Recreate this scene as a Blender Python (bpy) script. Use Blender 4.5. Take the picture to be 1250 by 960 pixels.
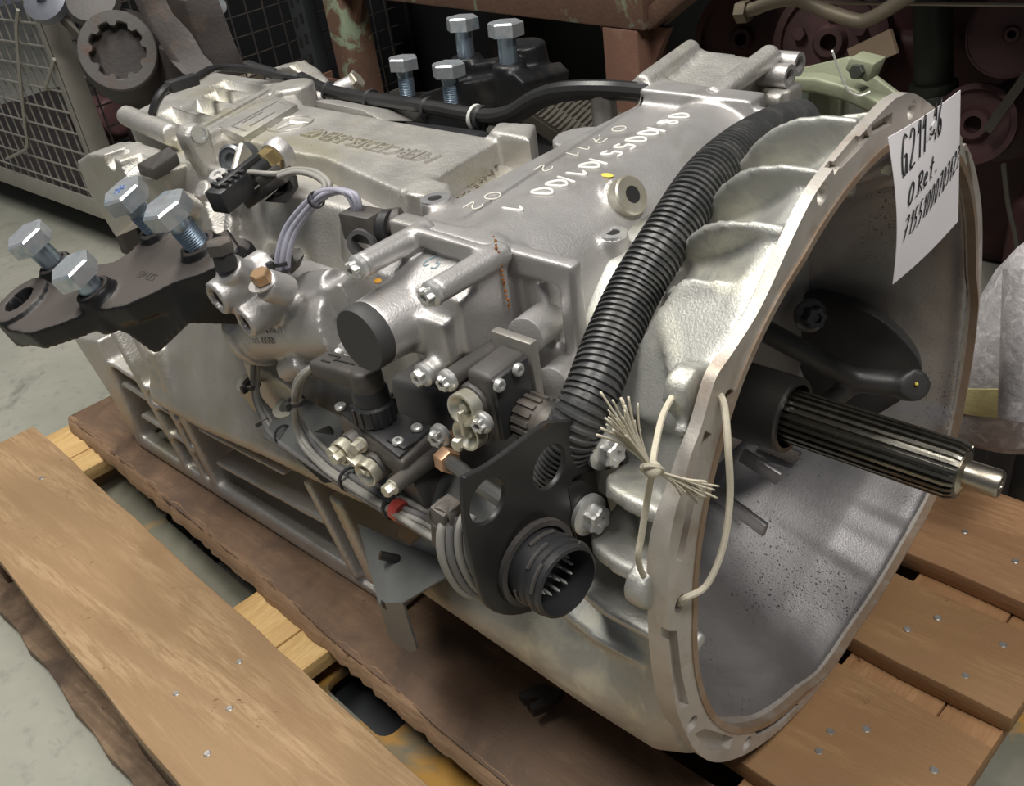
import bpy, bmesh, math, random
from mathutils import Vector, Matrix, noise
for o in list(bpy.data.objects): bpy.data.objects.remove(o)
S = bpy.context.scene
COL = S.collection
V = Vector
PI = math.pi
rnd = random.Random(7)

# ------------------------------------------------------------------ camera
cam = bpy.data.objects.new('camera', bpy.data.cameras.new('camera'))
COL.objects.link(cam); S.camera = cam
cam.data.sensor_width = 36; cam.data.lens = 33.62; cam.data.clip_start = .02; cam.data.clip_end = 60
_r = V((.73611, .66459, -.12831)); _u = V((-.28688, .47804, .83017)); _f = V((-.61306, .57429, -.54255))
cam.matrix_world = Matrix(((_r.x, _u.x, -_f.x, .25183), (_r.y, _u.y, -_f.y, -.58859), (_r.z, _u.z, -_f.z, .46648), (0, 0, 0, 1)))

# ------------------------------------------------------------------ world, lights, exposure
w = bpy.data.worlds.new('hall'); S.world = w; w.use_nodes = True
w.node_tree.nodes['Background'].inputs[0].default_value = (.80, .86, 1, 1)
w.node_tree.nodes['Background'].inputs[1].default_value = .06
def area(name, loc, target, sx, sy, power, color=(1, 1, 1), spread=None):
    d = bpy.data.lights.new(name, 'AREA'); d.shape = 'RECTANGLE'; d.size = sx; d.size_y = sy; d.energy = power; d.color = color
    if spread: d.spread = spread
    o = bpy.data.objects.new(name, d); COL.objects.link(o); o.location = loc
    o.rotation_euler = (V(target) - V(loc)).to_track_quat('-Z', 'Y').to_euler()
    return o
area('ceiling_tube_light', (-1.15, -.42, 2.7), (-.8, -.12, 0), 2.4, .45, 66, (1, .965, .90))
area('ceiling_tube_light', (1.15, -.35, 2.7), (0, -.1, 0), 2.0, .4, 52, (1, .965, .92))
S.view_settings.view_transform = 'Standard'; S.view_settings.look = 'None'; S.view_settings.gamma = 1
S.view_settings.use_curve_mapping = False
S.view_settings.exposure = 0.42

# ------------------------------------------------------------------ materials
def nodes_of(name):
    m = bpy.data.materials.new(name); m.use_nodes = True
    return m, m.node_tree.nodes, m.node_tree.links, m.node_tree.nodes['Principled BSDF']
def noise_node(N, L, co, scale, detail=4, rough=.6, dist=0):
    n = N.new('ShaderNodeTexNoise'); n.inputs['Scale'].default_value = scale; n.inputs['Detail'].default_value = detail
    n.inputs['Roughness'].default_value = rough; n.inputs['Distortion'].default_value = dist
    L.new(co, n.inputs['Vector']); return n
def ramp(N, L, src, p0, p1, c0=(0, 0, 0, 1), c1=(1, 1, 1, 1)):
    r = N.new('ShaderNodeValToRGB'); r.color_ramp.elements[0].position = p0; r.color_ramp.elements[1].position = p1
    r.color_ramp.elements[0].color = c0; r.color_ramp.elements[1].color = c1
    L.new(src, r.inputs[0]); return r
def mix(N, L, fac, a, b, mode='MIX'):
    m = N.new('ShaderNodeMix'); m.data_type = 'RGBA'; m.blend_type = mode
    for v, i in ((fac, 0), (a, 6), (b, 7)):
        if hasattr(v, 'is_linked'): L.new(v, m.inputs[i])
        else: m.inputs[i].default_value = v if i == 0 else (tuple(v) + (1,))[:4]
    return m.outputs[2]
def surf(name, col, rough=.5, metal=0., var=.15, vscale=25, bump=.1, bscale=600, stain=None, sfac=(.5, .7), sscale=14, rvar=.1, spec=.5, low=0., speck=None, coat=0):
    m, N, L, B = nodes_of(name)
    co = N.new('ShaderNodeTexCoord').outputs['Object']
    geo = N.new('ShaderNodeNewGeometry').outputs['Position']
    n1 = noise_node(N, L, geo, vscale, 6)
    dark = tuple(c * (1 - var) for c in col); lite = tuple(min(1, c * (1 + var)) for c in col)
    c = mix(N, L, n1.outputs[0], dark, lite)
    if stain:
        n2 = noise_node(N, L, geo, sscale, 5, .6, .6)
        r = ramp(N, L, n2.outputs[0], *sfac)
        c = mix(N, L, r.outputs[0], c, stain)
    if speck:
        n4 = noise_node(N, L, geo, speck[0], 2, .5)
        r4 = ramp(N, L, n4.outputs[0], speck[1], speck[1] + .04)
        n6 = noise_node(N, L, geo, 9, 3); r6 = ramp(N, L, n6.outputs[0], .48, .62); mm = N.new('ShaderNodeMath'); mm.operation = 'MULTIPLY'; L.new(r4.outputs[0], mm.inputs[0]); L.new(r6.outputs[0], mm.inputs[1])
        c = mix(N, L, mm.outputs[0], c, speck[2])
    L.new(c, B.inputs['Base Color'])
    B.inputs['Metallic'].default_value = metal
    B.inputs['Specular IOR Level'].default_value = spec
    B.inputs['Coat Weight'].default_value = coat
    mr = N.new('ShaderNodeMapRange'); mr.inputs[3].default_value = max(.03, rough - rvar); mr.inputs[4].default_value = min(1, rough + rvar)
    L.new(n1.outputs[0], mr.inputs[0]); L.new(mr.outputs[0], B.inputs['Roughness'])
    if bump:
        n3 = noise_node(N, L, geo, bscale, 3)
        b = N.new('ShaderNodeBump'); b.inputs['Strength'].default_value = bump; b.inputs['Distance'].default_value = .002
        L.new(n3.outputs[0], b.inputs['Height'])
        if low:
            n5 = noise_node(N, L, geo, 45, 3)
            b2 = N.new('ShaderNodeBump'); b2.inputs['Strength'].default_value = low; b2.inputs['Distance'].default_value = .01
            L.new(n5.outputs[0], b2.inputs['Height']); L.new(b2.outputs[0], b.inputs['Normal'])
        L.new(b.outputs[0], B.inputs['Normal'])
    return m
ALU = surf('cast_aluminium', (.56, .542, .508), .46, .72, .2, 26, .35, 420, (.50, .475, .36), (.50, .72), 9, .1, low=.08)
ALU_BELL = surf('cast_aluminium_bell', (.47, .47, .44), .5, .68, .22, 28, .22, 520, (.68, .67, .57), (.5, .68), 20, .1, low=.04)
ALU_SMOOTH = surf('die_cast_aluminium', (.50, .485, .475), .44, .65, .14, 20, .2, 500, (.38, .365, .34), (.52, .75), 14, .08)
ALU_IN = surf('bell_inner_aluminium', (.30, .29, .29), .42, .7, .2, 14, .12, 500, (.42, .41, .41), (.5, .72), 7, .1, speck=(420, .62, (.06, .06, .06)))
MACH = surf('machined_flange', (.52, .485, .44), .50, .5, .2, 40, .12, 500, (.30, .20, .125), (.52, .8), 18, .1)
BLACKPAINT = surf('black_paint', (.012, .012, .013), .42, 0, .3, 20, .08, 300, (.045, .04, .036), (.55, .8), 12, .1)
BLACKDUST = surf('dusty_black_paint', (.085, .074, .068), .38, 0, .25, 14, .1, 200, (.14, .12, .105), (.45, .7), 10, .1)
BLKSTEEL = surf('black_steel', (.018, .017, .017), .42, 0, .3, 30, .06, 400, (.09, .05, .03), (.62, .75), 20, .1)
GRYSTEEL = surf('grey_sheet_steel', (.15, .155, .15), .48, .2, .2, 25, .05, 400)
PLASTIC = surf('black_plastic', (.028, .028, .03), .45, 0, .2, 30, .04, 500)
PLASTIC2 = surf('dusty_plastic', (.065, .06, .056), .5, 0, .25, 30, .06, 500, (.14, .12, .10), (.5, .75), 25)
RUBBER = surf('dark_grey_cap', (.05, .05, .05), .6, 0, .15, 30, .05, 400)
ZINC = surf('zinc_plated', (.60, .63, .66), .38, .75, .2, 60, .1, 500, (.42, .50, .55), (.5, .65), 60)
ZINCBLUE = surf('zinc_thread', (.36, .45, .54), .32, .85, .15, 60, .05, 500)
SILVER = surf('bright_bolt', (.66, .66, .64), .40, .72, .08, 60, 0)
YZINC = surf('yellow_zinc', (.55, .52, .42), .38, .7, .12, 60, 0, 500, (.66, .65, .58), (.5, .65), 50)
BRASS = surf('brass', (.68, .52, .25), .3, .9, .15, 60, .05, 500)
COPPER = surf('copper_nut', (.62, .38, .24), .42, .7, .2, 80, .08, 500)
HOSE = surf('corrugated_plastic', (.045, .046, .047), .38, 0, .25, 60, .05, 500, (.09, .09, .085), (.5, .7), 40)
CABLE = surf('grey_cable', (.30, .29, .265), .5, 0, .2, 80, .05, 700)
CABLE_D = surf('dark_grey_cable', (.17, .165, .165), .5, 0, .2, 80, .05, 700)
CABLE_B = surf('blue_grey_cable', (.36, .36, .43), .45, 0, .15, 60, .03, 700)
BLKCABLE = surf('black_cable', (.025, .025, .026), .35, 0, .2, 40, .03, 500)
RED = surf('red_tape', (.50, .075, .06), .45, 0, .2, 60)
SHAFT = surf('oiled_steel', (.22, .21, .18), .27, .95, .25, 30, .05, 600)
SHAFT_T = surf('shaft_tip_steel', (.42, .38, .31), .3, .95, .15, 30, .04, 600)
SLEEVE = surf('dark_sleeve', (.085, .08, .075), .38, .7, .2, 24, .06, 500)
FORK = surf('clutch_fork_iron', (.055, .053, .052), .45, .4, .2, 30, .1, 400)
DARKHOLE = surf('hole_dark', (.012, .012, .012), .7, 0, 0, 10, 0)  # near-black, the shade inside holes put into the colour; boot marks too
PAPER = surf('paper', (.83, .80, .82), .8, 0, .03, 20, .02, 300, spec=.2)
INK = surf('black_marker', (.012, .012, .014), .5, 0, 0, 10, 0)
WHITEMARK = surf('white_paint_marker', (.86, .85, .80), .6, 0, .05, 200, .05, 900)
YELLOWMARK = surf('yellow_mark', (.80, .62, .10), .6, 0, .1, 200, 0)
ORANGEMARK = surf('orange_mark', (.85, .42, .06), .6, 0, .1, 200, 0)
STRING = surf('natural_twine', (.62, .57, .45), .85, 0, .15, 300, .3, 1500, spec=.1)
RUST = surf('rusty_paint', (.125, .068, .045), .7, 0, .35, 18, .4, 120, (.23, .28, .19), (.56, .64), 12)
RUSTP = surf('rust_brown', (.15, .075, .05), .7, 0, .3, 14, .3, 150, (.20, .14, .095), (.55, .75), 10)
CAGE = surf('galvanised_cage', (.40, .38, .34), .5, .5, .2, 30, .1, 300)
REDIRON = surf('red_primer_iron', (.05, .014, .014), .65, 0, .3, 12, .2, 150, (.02, .012, .012), (.5, .7), 8)
PINKIRON = surf('faded_red_iron', (.095, .045, .045), .6, .1, .25, 14, .15, 150, (.05, .03, .03), (.5, .7), 10)
DARKIRON = surf('dark_greasy_iron', (.045, .038, .035), .55, .2, .35, 12, .3, 120, (.10, .065, .045), (.55, .75), 9)
GRIRON = surf('grey_green_iron', (.05, .056, .045), .5, .2, .3, 14, .2, 150)
OLIVE = surf('olive_cast', (.30, .32, .22), .5, .2, .2, 16, .2, 200)
TANPIPE = surf('dirty_pipe', (.26, .22, .16), .5, .3, .25, 20, .15, 200)
SHOE = surf('cast_carrier', (.095, .088, .084), .6, .2, .3, 14, .3, 150, (.12, .06, .04), (.52, .66), 9)
BELT = surf('belt', (.07, .062, .05), .6, 0, .25, 30, .1)
FELT = surf('grey_sheet', (.42, .40, .41), .62, .1, .35, 60, .6, 140, (.60, .57, .58), (.5, .62), 70)
YSTRIPE = surf('yellow_band', (.58, .52, .26), .65, 0, .25, 50, .4, 150)
LIGHTALU = surf('bright_insert', (.74, .75, .76), .3, .8, .2, 60, .1)
FORKTINE = surf('fork_grey_paint', (.17, .165, .125), .5, 0, .25, 12, .1, 200, (.42, .23, .05), (.54, .63), 7)
LIPBROWN = surf('stained_lip', (.34, .245, .17), .42, .5, .25, 40, .15, 500, (.44, .40, .35), (.5, .75), 24)
NAIL = surf('nail_steel', (.42, .40, .37), .4, .7, .25, 60)
BLACKPLATE = surf('black_base_plate', (.03, .033, .038), .5, 0, .2, 12, .05)

def concrete():
    m, N, L, B = nodes_of('concrete_floor')
    geo = N.new('ShaderNodeNewGeometry').outputs['Position']
    a = noise_node(N, L, geo, 1.6, 8, .65); b = noise_node(N, L, geo, 40, 5)
    c = mix(N, L, ramp(N, L, a.outputs[0], .35, .7).outputs[0], (.27, .275, .225), (.43, .42, .365))
    c = mix(N, L, ramp(N, L, b.outputs[0], .55, .75).outputs[0], c, (.25, .25, .22))
    s = noise_node(N, L, geo, 5, 6, .7, 1.2)
    c = mix(N, L, ramp(N, L, s.outputs[0], .6, .72).outputs[0], c, (.17, .18, .15))
    L.new(c, B.inputs['Base Color']); B.inputs['Roughness'].default_value = .45
    bp = N.new('ShaderNodeBump'); bp.inputs['Strength'].default_value = .1; bp.inputs['Distance'].default_value = .004
    L.new(b.outputs[0], bp.inputs['Height']); L.new(bp.outputs[0], B.inputs['Normal'])
    return m
FLOOR = concrete()
def dusty(name, paint, dust, d, lo=.76, hi=.92):     # paint with workshop dust lying on the faces that look along d
    m, N, L, B = nodes_of(name)
    g = N.new('ShaderNodeNewGeometry'); dp = N.new('ShaderNodeVectorMath'); dp.operation = 'DOT_PRODUCT'; dp.inputs[1].default_value = V(d).normalized()
    L.new(g.outputs['Normal'], dp.inputs[0])
    n = noise_node(N, L, g.outputs['Position'], 22, 5); ad = N.new('ShaderNodeMath'); ad.operation = 'MULTIPLY_ADD'; ad.inputs[1].default_value = .25
    L.new(n.outputs[0], ad.inputs[0]); L.new(dp.outputs['Value'], ad.inputs[2])
    r = ramp(N, L, ad.outputs[0], lo + .12, hi + .12)
    L.new(mix(N, L, r.outputs[0], paint, dust), B.inputs['Base Color'])
    mr = N.new('ShaderNodeMapRange'); mr.inputs[3].default_value = .42; mr.inputs[4].default_value = .55; B.inputs['Specular IOR Level'].default_value = .3; L.new(r.outputs[0], mr.inputs[0]); L.new(mr.outputs[0], B.inputs['Roughness'])
    return m

def wood(name, lite, dark, scale=1., grain='X', seed=0., dirt=None, rough=.62, knots=True):
    m, N, L, B = nodes_of(name)
    co = N.new('ShaderNodeTexCoord').outputs['Object']
    mp = N.new('ShaderNodeMapping'); L.new(co, mp.inputs[0])
    mp.inputs['Location'].default_value = (seed, seed * .7, seed * 1.3)
    mp.inputs['Scale'].default_value = (.10, 1, 1) if grain == 'X' else (1, .10, 1)
    v = mp.outputs[0]
    warp = noise_node(N, L, v, 7 * scale, 3); kn = N.new('ShaderNodeTexVoronoi'); kn.inputs['Scale'].default_value = 5.2; kn.inputs['Randomness'].default_value = .9; L.new(v, kn.inputs['Vector']); kd = N.new('ShaderNodeMath'); kd.operation = 'MULTIPLY_ADD'; kd.inputs[1].default_value = 1.6; L.new(kn.outputs['Distance'], kd.inputs[0]); L.new(warp.outputs[0], kd.inputs[2])
    rg = N.new('ShaderNodeMath'); rg.operation = 'MULTIPLY'; rg.inputs[1].default_value = 30 * scale; L.new(kd.outputs[0], rg.inputs[0]); sn = N.new('ShaderNodeMath'); sn.operation = 'SINE'; L.new(rg.outputs[0], sn.inputs[0]); sh_ = N.new('ShaderNodeMath'); sh_.operation = 'MULTIPLY_ADD'; sh_.inputs[1].default_value = .5; sh_.inputs[2].default_value = .5; L.new(sn.outputs[0], sh_.inputs[0])
    wv = N.new('ShaderNodeTexWave'); wv.wave_type = 'BANDS'; wv.bands_direction = 'Y' if grain == 'X' else 'X'
    wv.inputs['Scale'].default_value = 17 * scale; wv.inputs['Distortion'].default_value = 9; wv.inputs['Detail'].default_value = 3
    wv.inputs['Detail Scale'].default_value = .35
    L.new(v, wv.inputs[0])
    fine = noise_node(N, L, v, 260, 4, .7)
    big = noise_node(N, L, co, 6, 4)
    md = tuple((a * .62 + b * .38) for a, b in zip(lite, dark))
    c = mix(N, L, ramp(N, L, sh_.outputs[0], .35, 1.0).outputs[0], lite, tuple(a * .50 + b * .50 for a, b in zip(lite, dark)))
    c = mix(N, L, ramp(N, L, fine.outputs[0], .42, .62).outputs[0], c, tuple(a * .45 + b * .55 for a, b in zip(lite, dark)))
    sv_ = noise_node(N, L, v, 38, 5, .75, .4); c = mix(N, L, ramp(N, L, sv_.outputs[0], .50, .64).outputs[0], c, tuple(a * .35 + b * .65 for a, b in zip(lite, dark)))
    sp_ = noise_node(N, L, co, 24, 6, .7, 1.); c = mix(N, L, ramp(N, L, sp_.outputs[0], .64, .70).outputs[0], c, tuple(b * .6 for b in dark))
    c = mix(N, L, ramp(N, L, big.outputs[0], .45, .75).outputs[0], c, tuple(a * .8 + b * .2 for a, b in zip(md, dark)))
    lw = noise_node(N, L, v, 13, 3, .5, .2); c = mix(N, L, ramp(N, L, lw.outputs[0], .60, .66).outputs[0], c, tuple(a * .55 + b * .45 for a, b in zip(lite, dark)))
    if dirt:
        dn = noise_node(N, L, co, 9, 6, .65, .8)
        c = mix(N, L, ramp(N, L, dn.outputs[0], .36, .62).outputs[0], c, dirt)
    L.new(c, B.inputs['Base Color']); B.inputs['Roughness'].default_value = rough; B.inputs['Specular IOR Level'].default_value = .3
    ad = N.new('ShaderNodeMath'); ad.operation = 'MULTIPLY_ADD'; ad.inputs[1].default_value = .5
    L.new(sh_.outputs[0], ad.inputs[0]); L.new(fine.outputs[0], ad.inputs[2])
    bp = N.new('ShaderNodeBump'); bp.inputs['Strength'].default_value = .5; bp.inputs['Distance'].default_value = .0018
    L.new(ad.outputs[0], bp.inputs['Height']); L.new(bp.outputs[0], B.inputs['Normal'])
    return m
WOOD_A = wood('planed_plank', (.43, .295, .165), (.22, .125, .06), 1, 'X', 0)
WOOD_B = wood('dirty_plank', (.27, .17, .105), (.13, .075, .045), 1, 'X', 3.1, (.115, .075, .052))
WOOD_C = wood('orange_plank', (.40, .245, .115), (.19, .095, .04), 1, 'X', 5.7, (.29, .165, .08))
WOOD_D = wood('reddish_plank', (.43, .25, .13), (.22, .11, .05), 1, 'X', 8.3)
WOOD_G = wood('reddish_bearer', (.42, .24, .12), (.24, .12, .05), 1, 'Y', 3.9)
WOOD_E = wood('pale_bearer', (.62, .43, .19), (.42, .24, .09), 1, 'Y', 2.2)
WOOD_F = wood('dark_block', (.20, .115, .065), (.09, .05, .03), 1, 'X', 4.4, (.1, .065, .045))

# ------------------------------------------------------------------ mesh helpers
def frame(axis):
    a = V(axis).normalized()
    h = V((0, 0, 1)) if abs(a.z) < .9 else V((1, 0, 0))
    x = h.cross(a).normalized(); y = a.cross(x)
    return x, y, a
class MB:
    def __init__(s): s.v = []; s.f = []
    def add(s, vs, fs):
        b = len(s.v); s.v += [tuple(p) for p in vs]; s.f += [tuple(i + b for i in f) for f in fs]; return s
    def hexa(s, b, t):            # four bottom and four top corners
        return s.add(list(b) + list(t), [(3, 2, 1, 0), (4, 5, 6, 7), (0, 1, 5, 4), (1, 2, 6, 5), (2, 3, 7, 6), (3, 0, 4, 7)])
    def box(s, c, d, rot=None):
        x, y, z = (i / 2 for i in d); c = V(c)
        p = [V(q) for q in ((-x, -y, -z), (x, -y, -z), (x, y, -z), (-x, y, -z), (-x, -y, z), (x, -y, z), (x, y, z), (-x, y, z))]
        if rot is not None: p = [rot @ q for q in p]
        p = [q + c for q in p]
        return s.hexa(p[:4], p[4:])
    def span(s, a, b):            # box between two corners
        a, b = V(a), V(b); return s.box((a + b) / 2, [abs(i) for i in (b - a)])
    def bar(s, a, b, w, h, up=(0, 0, 1)):   # rectangular bar from a to b
        a, b = V(a), V(b); d = (b - a).normalized(); x = d.cross(V(up)).normalized(); y = x.cross(d)
        x *= w / 2; y *= h / 2
        return s.hexa((a - x - y, a + x - y, a + x + y, a - x + y), (b - x - y, b + x - y, b + x + y, b - x + y))
    def prism(s, poly, vec):
        vec = V(vec); n = len(poly); A = [V(p) for p in poly]; B = [p + vec for p in A]
        return s.add(A + B, [tuple(range(n))[::-1], tuple(range(n, 2 * n))] + [(i, (i + 1) % n, n + (i + 1) % n, n + i) for i in range(n)])
    def cyl(s, a, b, r, r2=None, n=24):
        a, b = V(a), V(b); x, y, d = frame(b - a); r2 = r if r2 is None else r2
        A = [a + (x * math.cos(t) + y * math.sin(t)) * r for t in (2 * PI * i / n for i in range(n))]
        B = [b + (x * math.cos(t) + y * math.sin(t)) * r2 for t in (2 * PI * i / n for i in range(n))]
        return s.add(A + B, [tuple(range(n))[::-1], tuple(range(n, 2 * n))] + [(i, (i + 1) % n, n + (i + 1) % n, n + i) for i in range(n)])
    def lathe(s, prof, o, axis, n=32, closed=False):   # prof: (r, h) pairs along the axis; closed: ring profile
        x, y, a = frame(axis); o = V(o); m = len(prof); vs = []; fs = []
        for i in range(n):
            t = 2 * PI * i / n; d = x * math.cos(t) + y * math.sin(t)
            vs += [o + d * r + a * h for r, h in prof]
        for i in range(n):
            j = (i + 1) % n
            for k in range(m if closed else m - 1):
                k2 = (k + 1) % m; fs.append((i * m + k, j * m + k, j * m + k2, i * m + k2))
        if not closed:
            fs.append(tuple(i * m for i in range(n))[::-1]); fs.append(tuple(i * m + m - 1 for i in range(n)))
        return s.add(vs, fs)
    def ring(s, o, axis, ro, ri, h, n=32): return s.lathe([(ro, 0), (ro, h), (ri, h), (ri, 0)], o, axis, n, True)
    def cup(s, o, axis, ro, ri, h, depth, n=28):  # boss with a blind hole from its far end
        return s.lathe([(ro, 0), (ro, h), (ri, h), (ri, h - depth), (ri * .05, h - depth)], o, axis, n)
    def tube(s, pts, r, n=8, closed=False):
        pts = [V(p) for p in pts]; m = len(pts); vs = []; fs = []; px = None
        for i, p in enumerate(pts):
            if closed: d = pts[(i + 1) % m] - pts[i - 1]
            else: d = pts[min(i + 1, m - 1)] - pts[max(i - 1, 0)]
            d = d.normalized() if d.length > 1e-9 else V((0, 0, 1))
            if px is None: x, y, _ = frame(d)
            else:
                x = px - d * px.dot(d)
                x = x.normalized() if x.length > 1e-6 else frame(d)[0]
                y = d.cross(x)
            px = x; rr = r[i] if isinstance(r, (list, tuple)) else r
            vs += [p + (x * math.cos(t) + y * math.sin(t)) * rr for t in (2 * PI * k / n for k in range(n))]
        for i in range(m if closed else m - 1):
            j = (i + 1) % m
            for k in range(n): fs.append((i * n + k, i * n + (k + 1) % n, j * n + (k + 1) % n, j * n + k))
        if not closed: fs += [tuple(range(n))[::-1], tuple((m - 1) * n + k for k in range(n))]
        return s.add(vs, fs)
    def sphere(s, c, r, n=12, sc=(1, 1, 1)):
        prof = [(max(1e-4, math.sin(PI * k / n)) , -math.cos(PI * k / n)) for k in range(n + 1)]
        c = V(c); b = len(s.v); s.lathe(prof, (0, 0, 0), (0, 0, 1), 2 * n)
        for i in range(b, len(s.v)): q = s.v[i]; s.v[i] = (c.x + q[0] * r * sc[0], c.y + q[1] * r * sc[1], c.z + q[2] * r * sc[2])
        return s
    def loft(s, rings, cap=True):
        n = len(rings[0]); b = []
        for r in rings: b += [V(p) for p in r]
        fs = [(i * n + k, i * n + (k + 1) % n, (i + 1) * n + (k + 1) % n, (i + 1) * n + k) for i in range(len(rings) - 1) for k in range(n)]
        if cap: fs += [tuple(range(n))[::-1], tuple((len(rings) - 1) * n + k for k in range(n))]
        return s.add(b, fs)
def spline(pts, n=8, closed=False):    # Catmull-Rom through the points
    P = [V(p) for p in pts]; out = []; m = len(P)
    for i in range(m if closed else m - 1):
        if closed: a, b, c, d = P[i - 1], P[i], P[(i + 1) % m], P[(i + 2) % m]
        else: a, b, c, d = P[max(i - 1, 0)], P[i], P[i + 1], P[min(i + 2, m - 1)]
        for k in range(n):
            t = k / n; out.append(.5 * ((2 * b) + (c - a) * t + (2 * a - 5 * b + 4 * c - d) * t * t + (3 * b - a - 3 * c + d) * t ** 3))
    if not closed: out.append(P[-1])
    return out
WLOC = {}
def shade(me, angle):
    me.polygons.foreach_set('use_smooth', [True] * len(me.polygons))
    if angle < 179: me.set_sharp_from_angle(angle=math.radians(angle))
def bake_mods(o):
    dg = bpy.context.evaluated_depsgraph_get(); me = bpy.data.meshes.new_from_object(o.evaluated_get(dg))
    old = o.data; o.modifiers.clear(); o.data = me; me.name = o.name
    if old.users == 0: bpy.data.meshes.remove(old)
def build(name, mb, mat, parent=None, bevel=0., seg=2, remesh=0., smooth=3, angle=35, cut=None, post_bevel=0, sub=0, selfcut=False):
    c = V((0, 0, 0))
    if mb.v:
        lo = [min(p[i] for p in mb.v) for i in range(3)]; hi = [max(p[i] for p in mb.v) for i in range(3)]
        c = V([(a + b) / 2 for a, b in zip(lo, hi)])
    me = bpy.data.meshes.new(name); me.from_pydata([V(p) - c for p in mb.v], [], mb.f)
    bm = bmesh.new(); bm.from_mesh(me); bmesh.ops.recalc_face_normals(bm, faces=bm.faces); bm.to_mesh(me); bm.free()
    o = bpy.data.objects.new(name, me); COL.objects.link(o)
    mods = False
    if cut is not None:
        cm = bpy.data.meshes.new('cutter'); cm.from_pydata([V(p) - c for p in cut.v], [], cut.f)
        bm = bmesh.new(); bm.from_mesh(cm); bmesh.ops.recalc_face_normals(bm, faces=bm.faces); bm.to_mesh(cm); bm.free()
        co = bpy.data.objects.new('cutter', cm); COL.objects.link(co)
    if remesh:
        q = o.modifiers.new('r', 'REMESH'); q.mode = 'VOXEL'; q.voxel_size = remesh; mods = True
    if cut is not None:
        q = o.modifiers.new('b', 'BOOLEAN'); q.operation = 'DIFFERENCE'; q.object = co; q.solver = 'EXACT'; q.use_self = selfcut; mods = True
    if smooth and remesh:
        q = o.modifiers.new('s', 'SMOOTH'); q.iterations = smooth; q.factor = .5
    if bevel:
        q = o.modifiers.new('v', 'BEVEL'); q.width = bevel; q.segments = seg; q.limit_method = 'ANGLE'; q.angle_limit = math.radians(32); mods = True
    if sub:
        q = o.modifiers.new('u', 'SUBSURF'); q.levels = sub; q.render_levels = sub; mods = True
    if mods: bake_mods(o)
    if cut is not None: bpy.data.objects.remove(co); bpy.data.meshes.remove(cm)
    me = o.data; me.name = name
    shade(me, 180 if remesh else angle)
    me.materials.clear(); me.materials.append(mat)
    return place(o, c, parent)
def place(o, c, parent=None, rot=None):
    c = V(c); WLOC[o.name] = c
    if parent is not None:
        o.parent = parent; loc = c - WLOC[parent.name]
    else: loc = c
    o.location = loc
    if rot is not None: o.rotation_euler = rot.to_euler()
    return o
def thing(name, loc, label, cat, group=None):
    o = bpy.data.objects.new(name, None); COL.objects.link(o); o.empty_display_size = .05
    o.location = loc; WLOC[o.name] = V(loc); tag(o, label, cat, group); return o
def tag(o, label, cat, group=None):
    o['label'] = label; o['category'] = cat
    if group: o['group'] = group
    return o
def along(axis, spin=0):           # rotation taking +Z to the axis
    return V(axis).to_track_quat('Z', 'Y').to_matrix() @ Matrix.Rotation(spin, 3, 'Z')
PROTO = {}
def inst(name, key, maker, mat, pos, axis, parent, spin=0):   # alike small pieces share one mesh, made along +Z at the origin
    if key not in PROTO:
        mb = maker(); me = bpy.data.meshes.new(name); me.from_pydata(mb.v, [], mb.f)
        bm = bmesh.new(); bm.from_mesh(me); bmesh.ops.recalc_face_normals(bm, faces=bm.faces)
        bm.to_mesh(me); bm.free(); shade(me, 32); me.materials.append(mat); PROTO[key] = me
    o = bpy.data.objects.new(name, PROTO[key]); COL.objects.link(o)
    return place(o, pos, parent, along(axis, spin))
def flange_screw(r=.0095, flange=.015, h=.012):    # external star head on a round flange
    mb = MB(); n = 36
    mb.lathe([(flange, 0), (flange, .0035), (flange * .86, .005), (r * .9, .006)], (0, 0, 0), (0, 0, 1), 28)
    R = [[((r * (1 + .13 * math.cos(6 * t)) * k * math.cos(t)), (r * (1 + .13 * math.cos(6 * t)) * k * math.sin(t)), z) for t in (2 * PI * i / n for i in range(n))] for k, z in ((1, .004), (1, h - .0015), (.86, h), (.45, h), (.4, h - .003))]
    return mb.loft(R)
def hex_head(af, h, mb=None, z=0):
    mb = mb or MB(); r = af / math.sqrt(3)
    R = lambda k, zz: [(r * k * math.cos(PI / 3 * i), r * k * math.sin(PI / 3 * i), zz) for i in range(6)]
    return mb.loft([R(1, z), R(1, z + h - h * .12), R(.88, z + h)])
def socket_screw(r=.006, h=.004):
    return MB().lathe([(r, 0), (r, h * .7), (r * .8, h), (r * .45, h), (r * .4, h * .3), (r * .05, h * .3)], (0, 0, 0), (0, 0, 1), 18)
def cup_disc(r=.016, h=.012):
    return MB().lathe([(r, 0), (r * 1.02, h * .5), (r, h), (r * .86, h), (r * .35, h * .35), (r * .3, h * .75), (r * .05, h * .75)], (0, 0, 0), (0, 0, 1), 28)
def text_mesh(body, size, depth, M3, origin, bold=0., align='LEFT', fn=None):   # flat lettering turned into mesh pieces
    cu = bpy.data.curves.new('t', 'FONT'); cu.body = body; cu.size = size; cu.extrude = depth / 2; cu.offset = bold; cu.align_x = align
    cu.resolution_u = 3
    o = bpy.data.objects.new('t', cu); COL.objects.link(o); bpy.context.view_layer.update()
    me = bpy.data.meshes.new_from_object(o.evaluated_get(bpy.context.evaluated_depsgraph_get()))
    mb = MB(); vs = [v.co.copy() for v in me.vertices]
    if fn: vs = [fn(v) for v in vs]
    else: vs = [M3 @ v + V(origin) for v in vs]
    mb.add(vs, [tuple(p.vertices) for p in me.polygons])
    bpy.data.objects.remove(o); bpy.data.curves.remove(cu); bpy.data.meshes.remove(me)
    return mb

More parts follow.
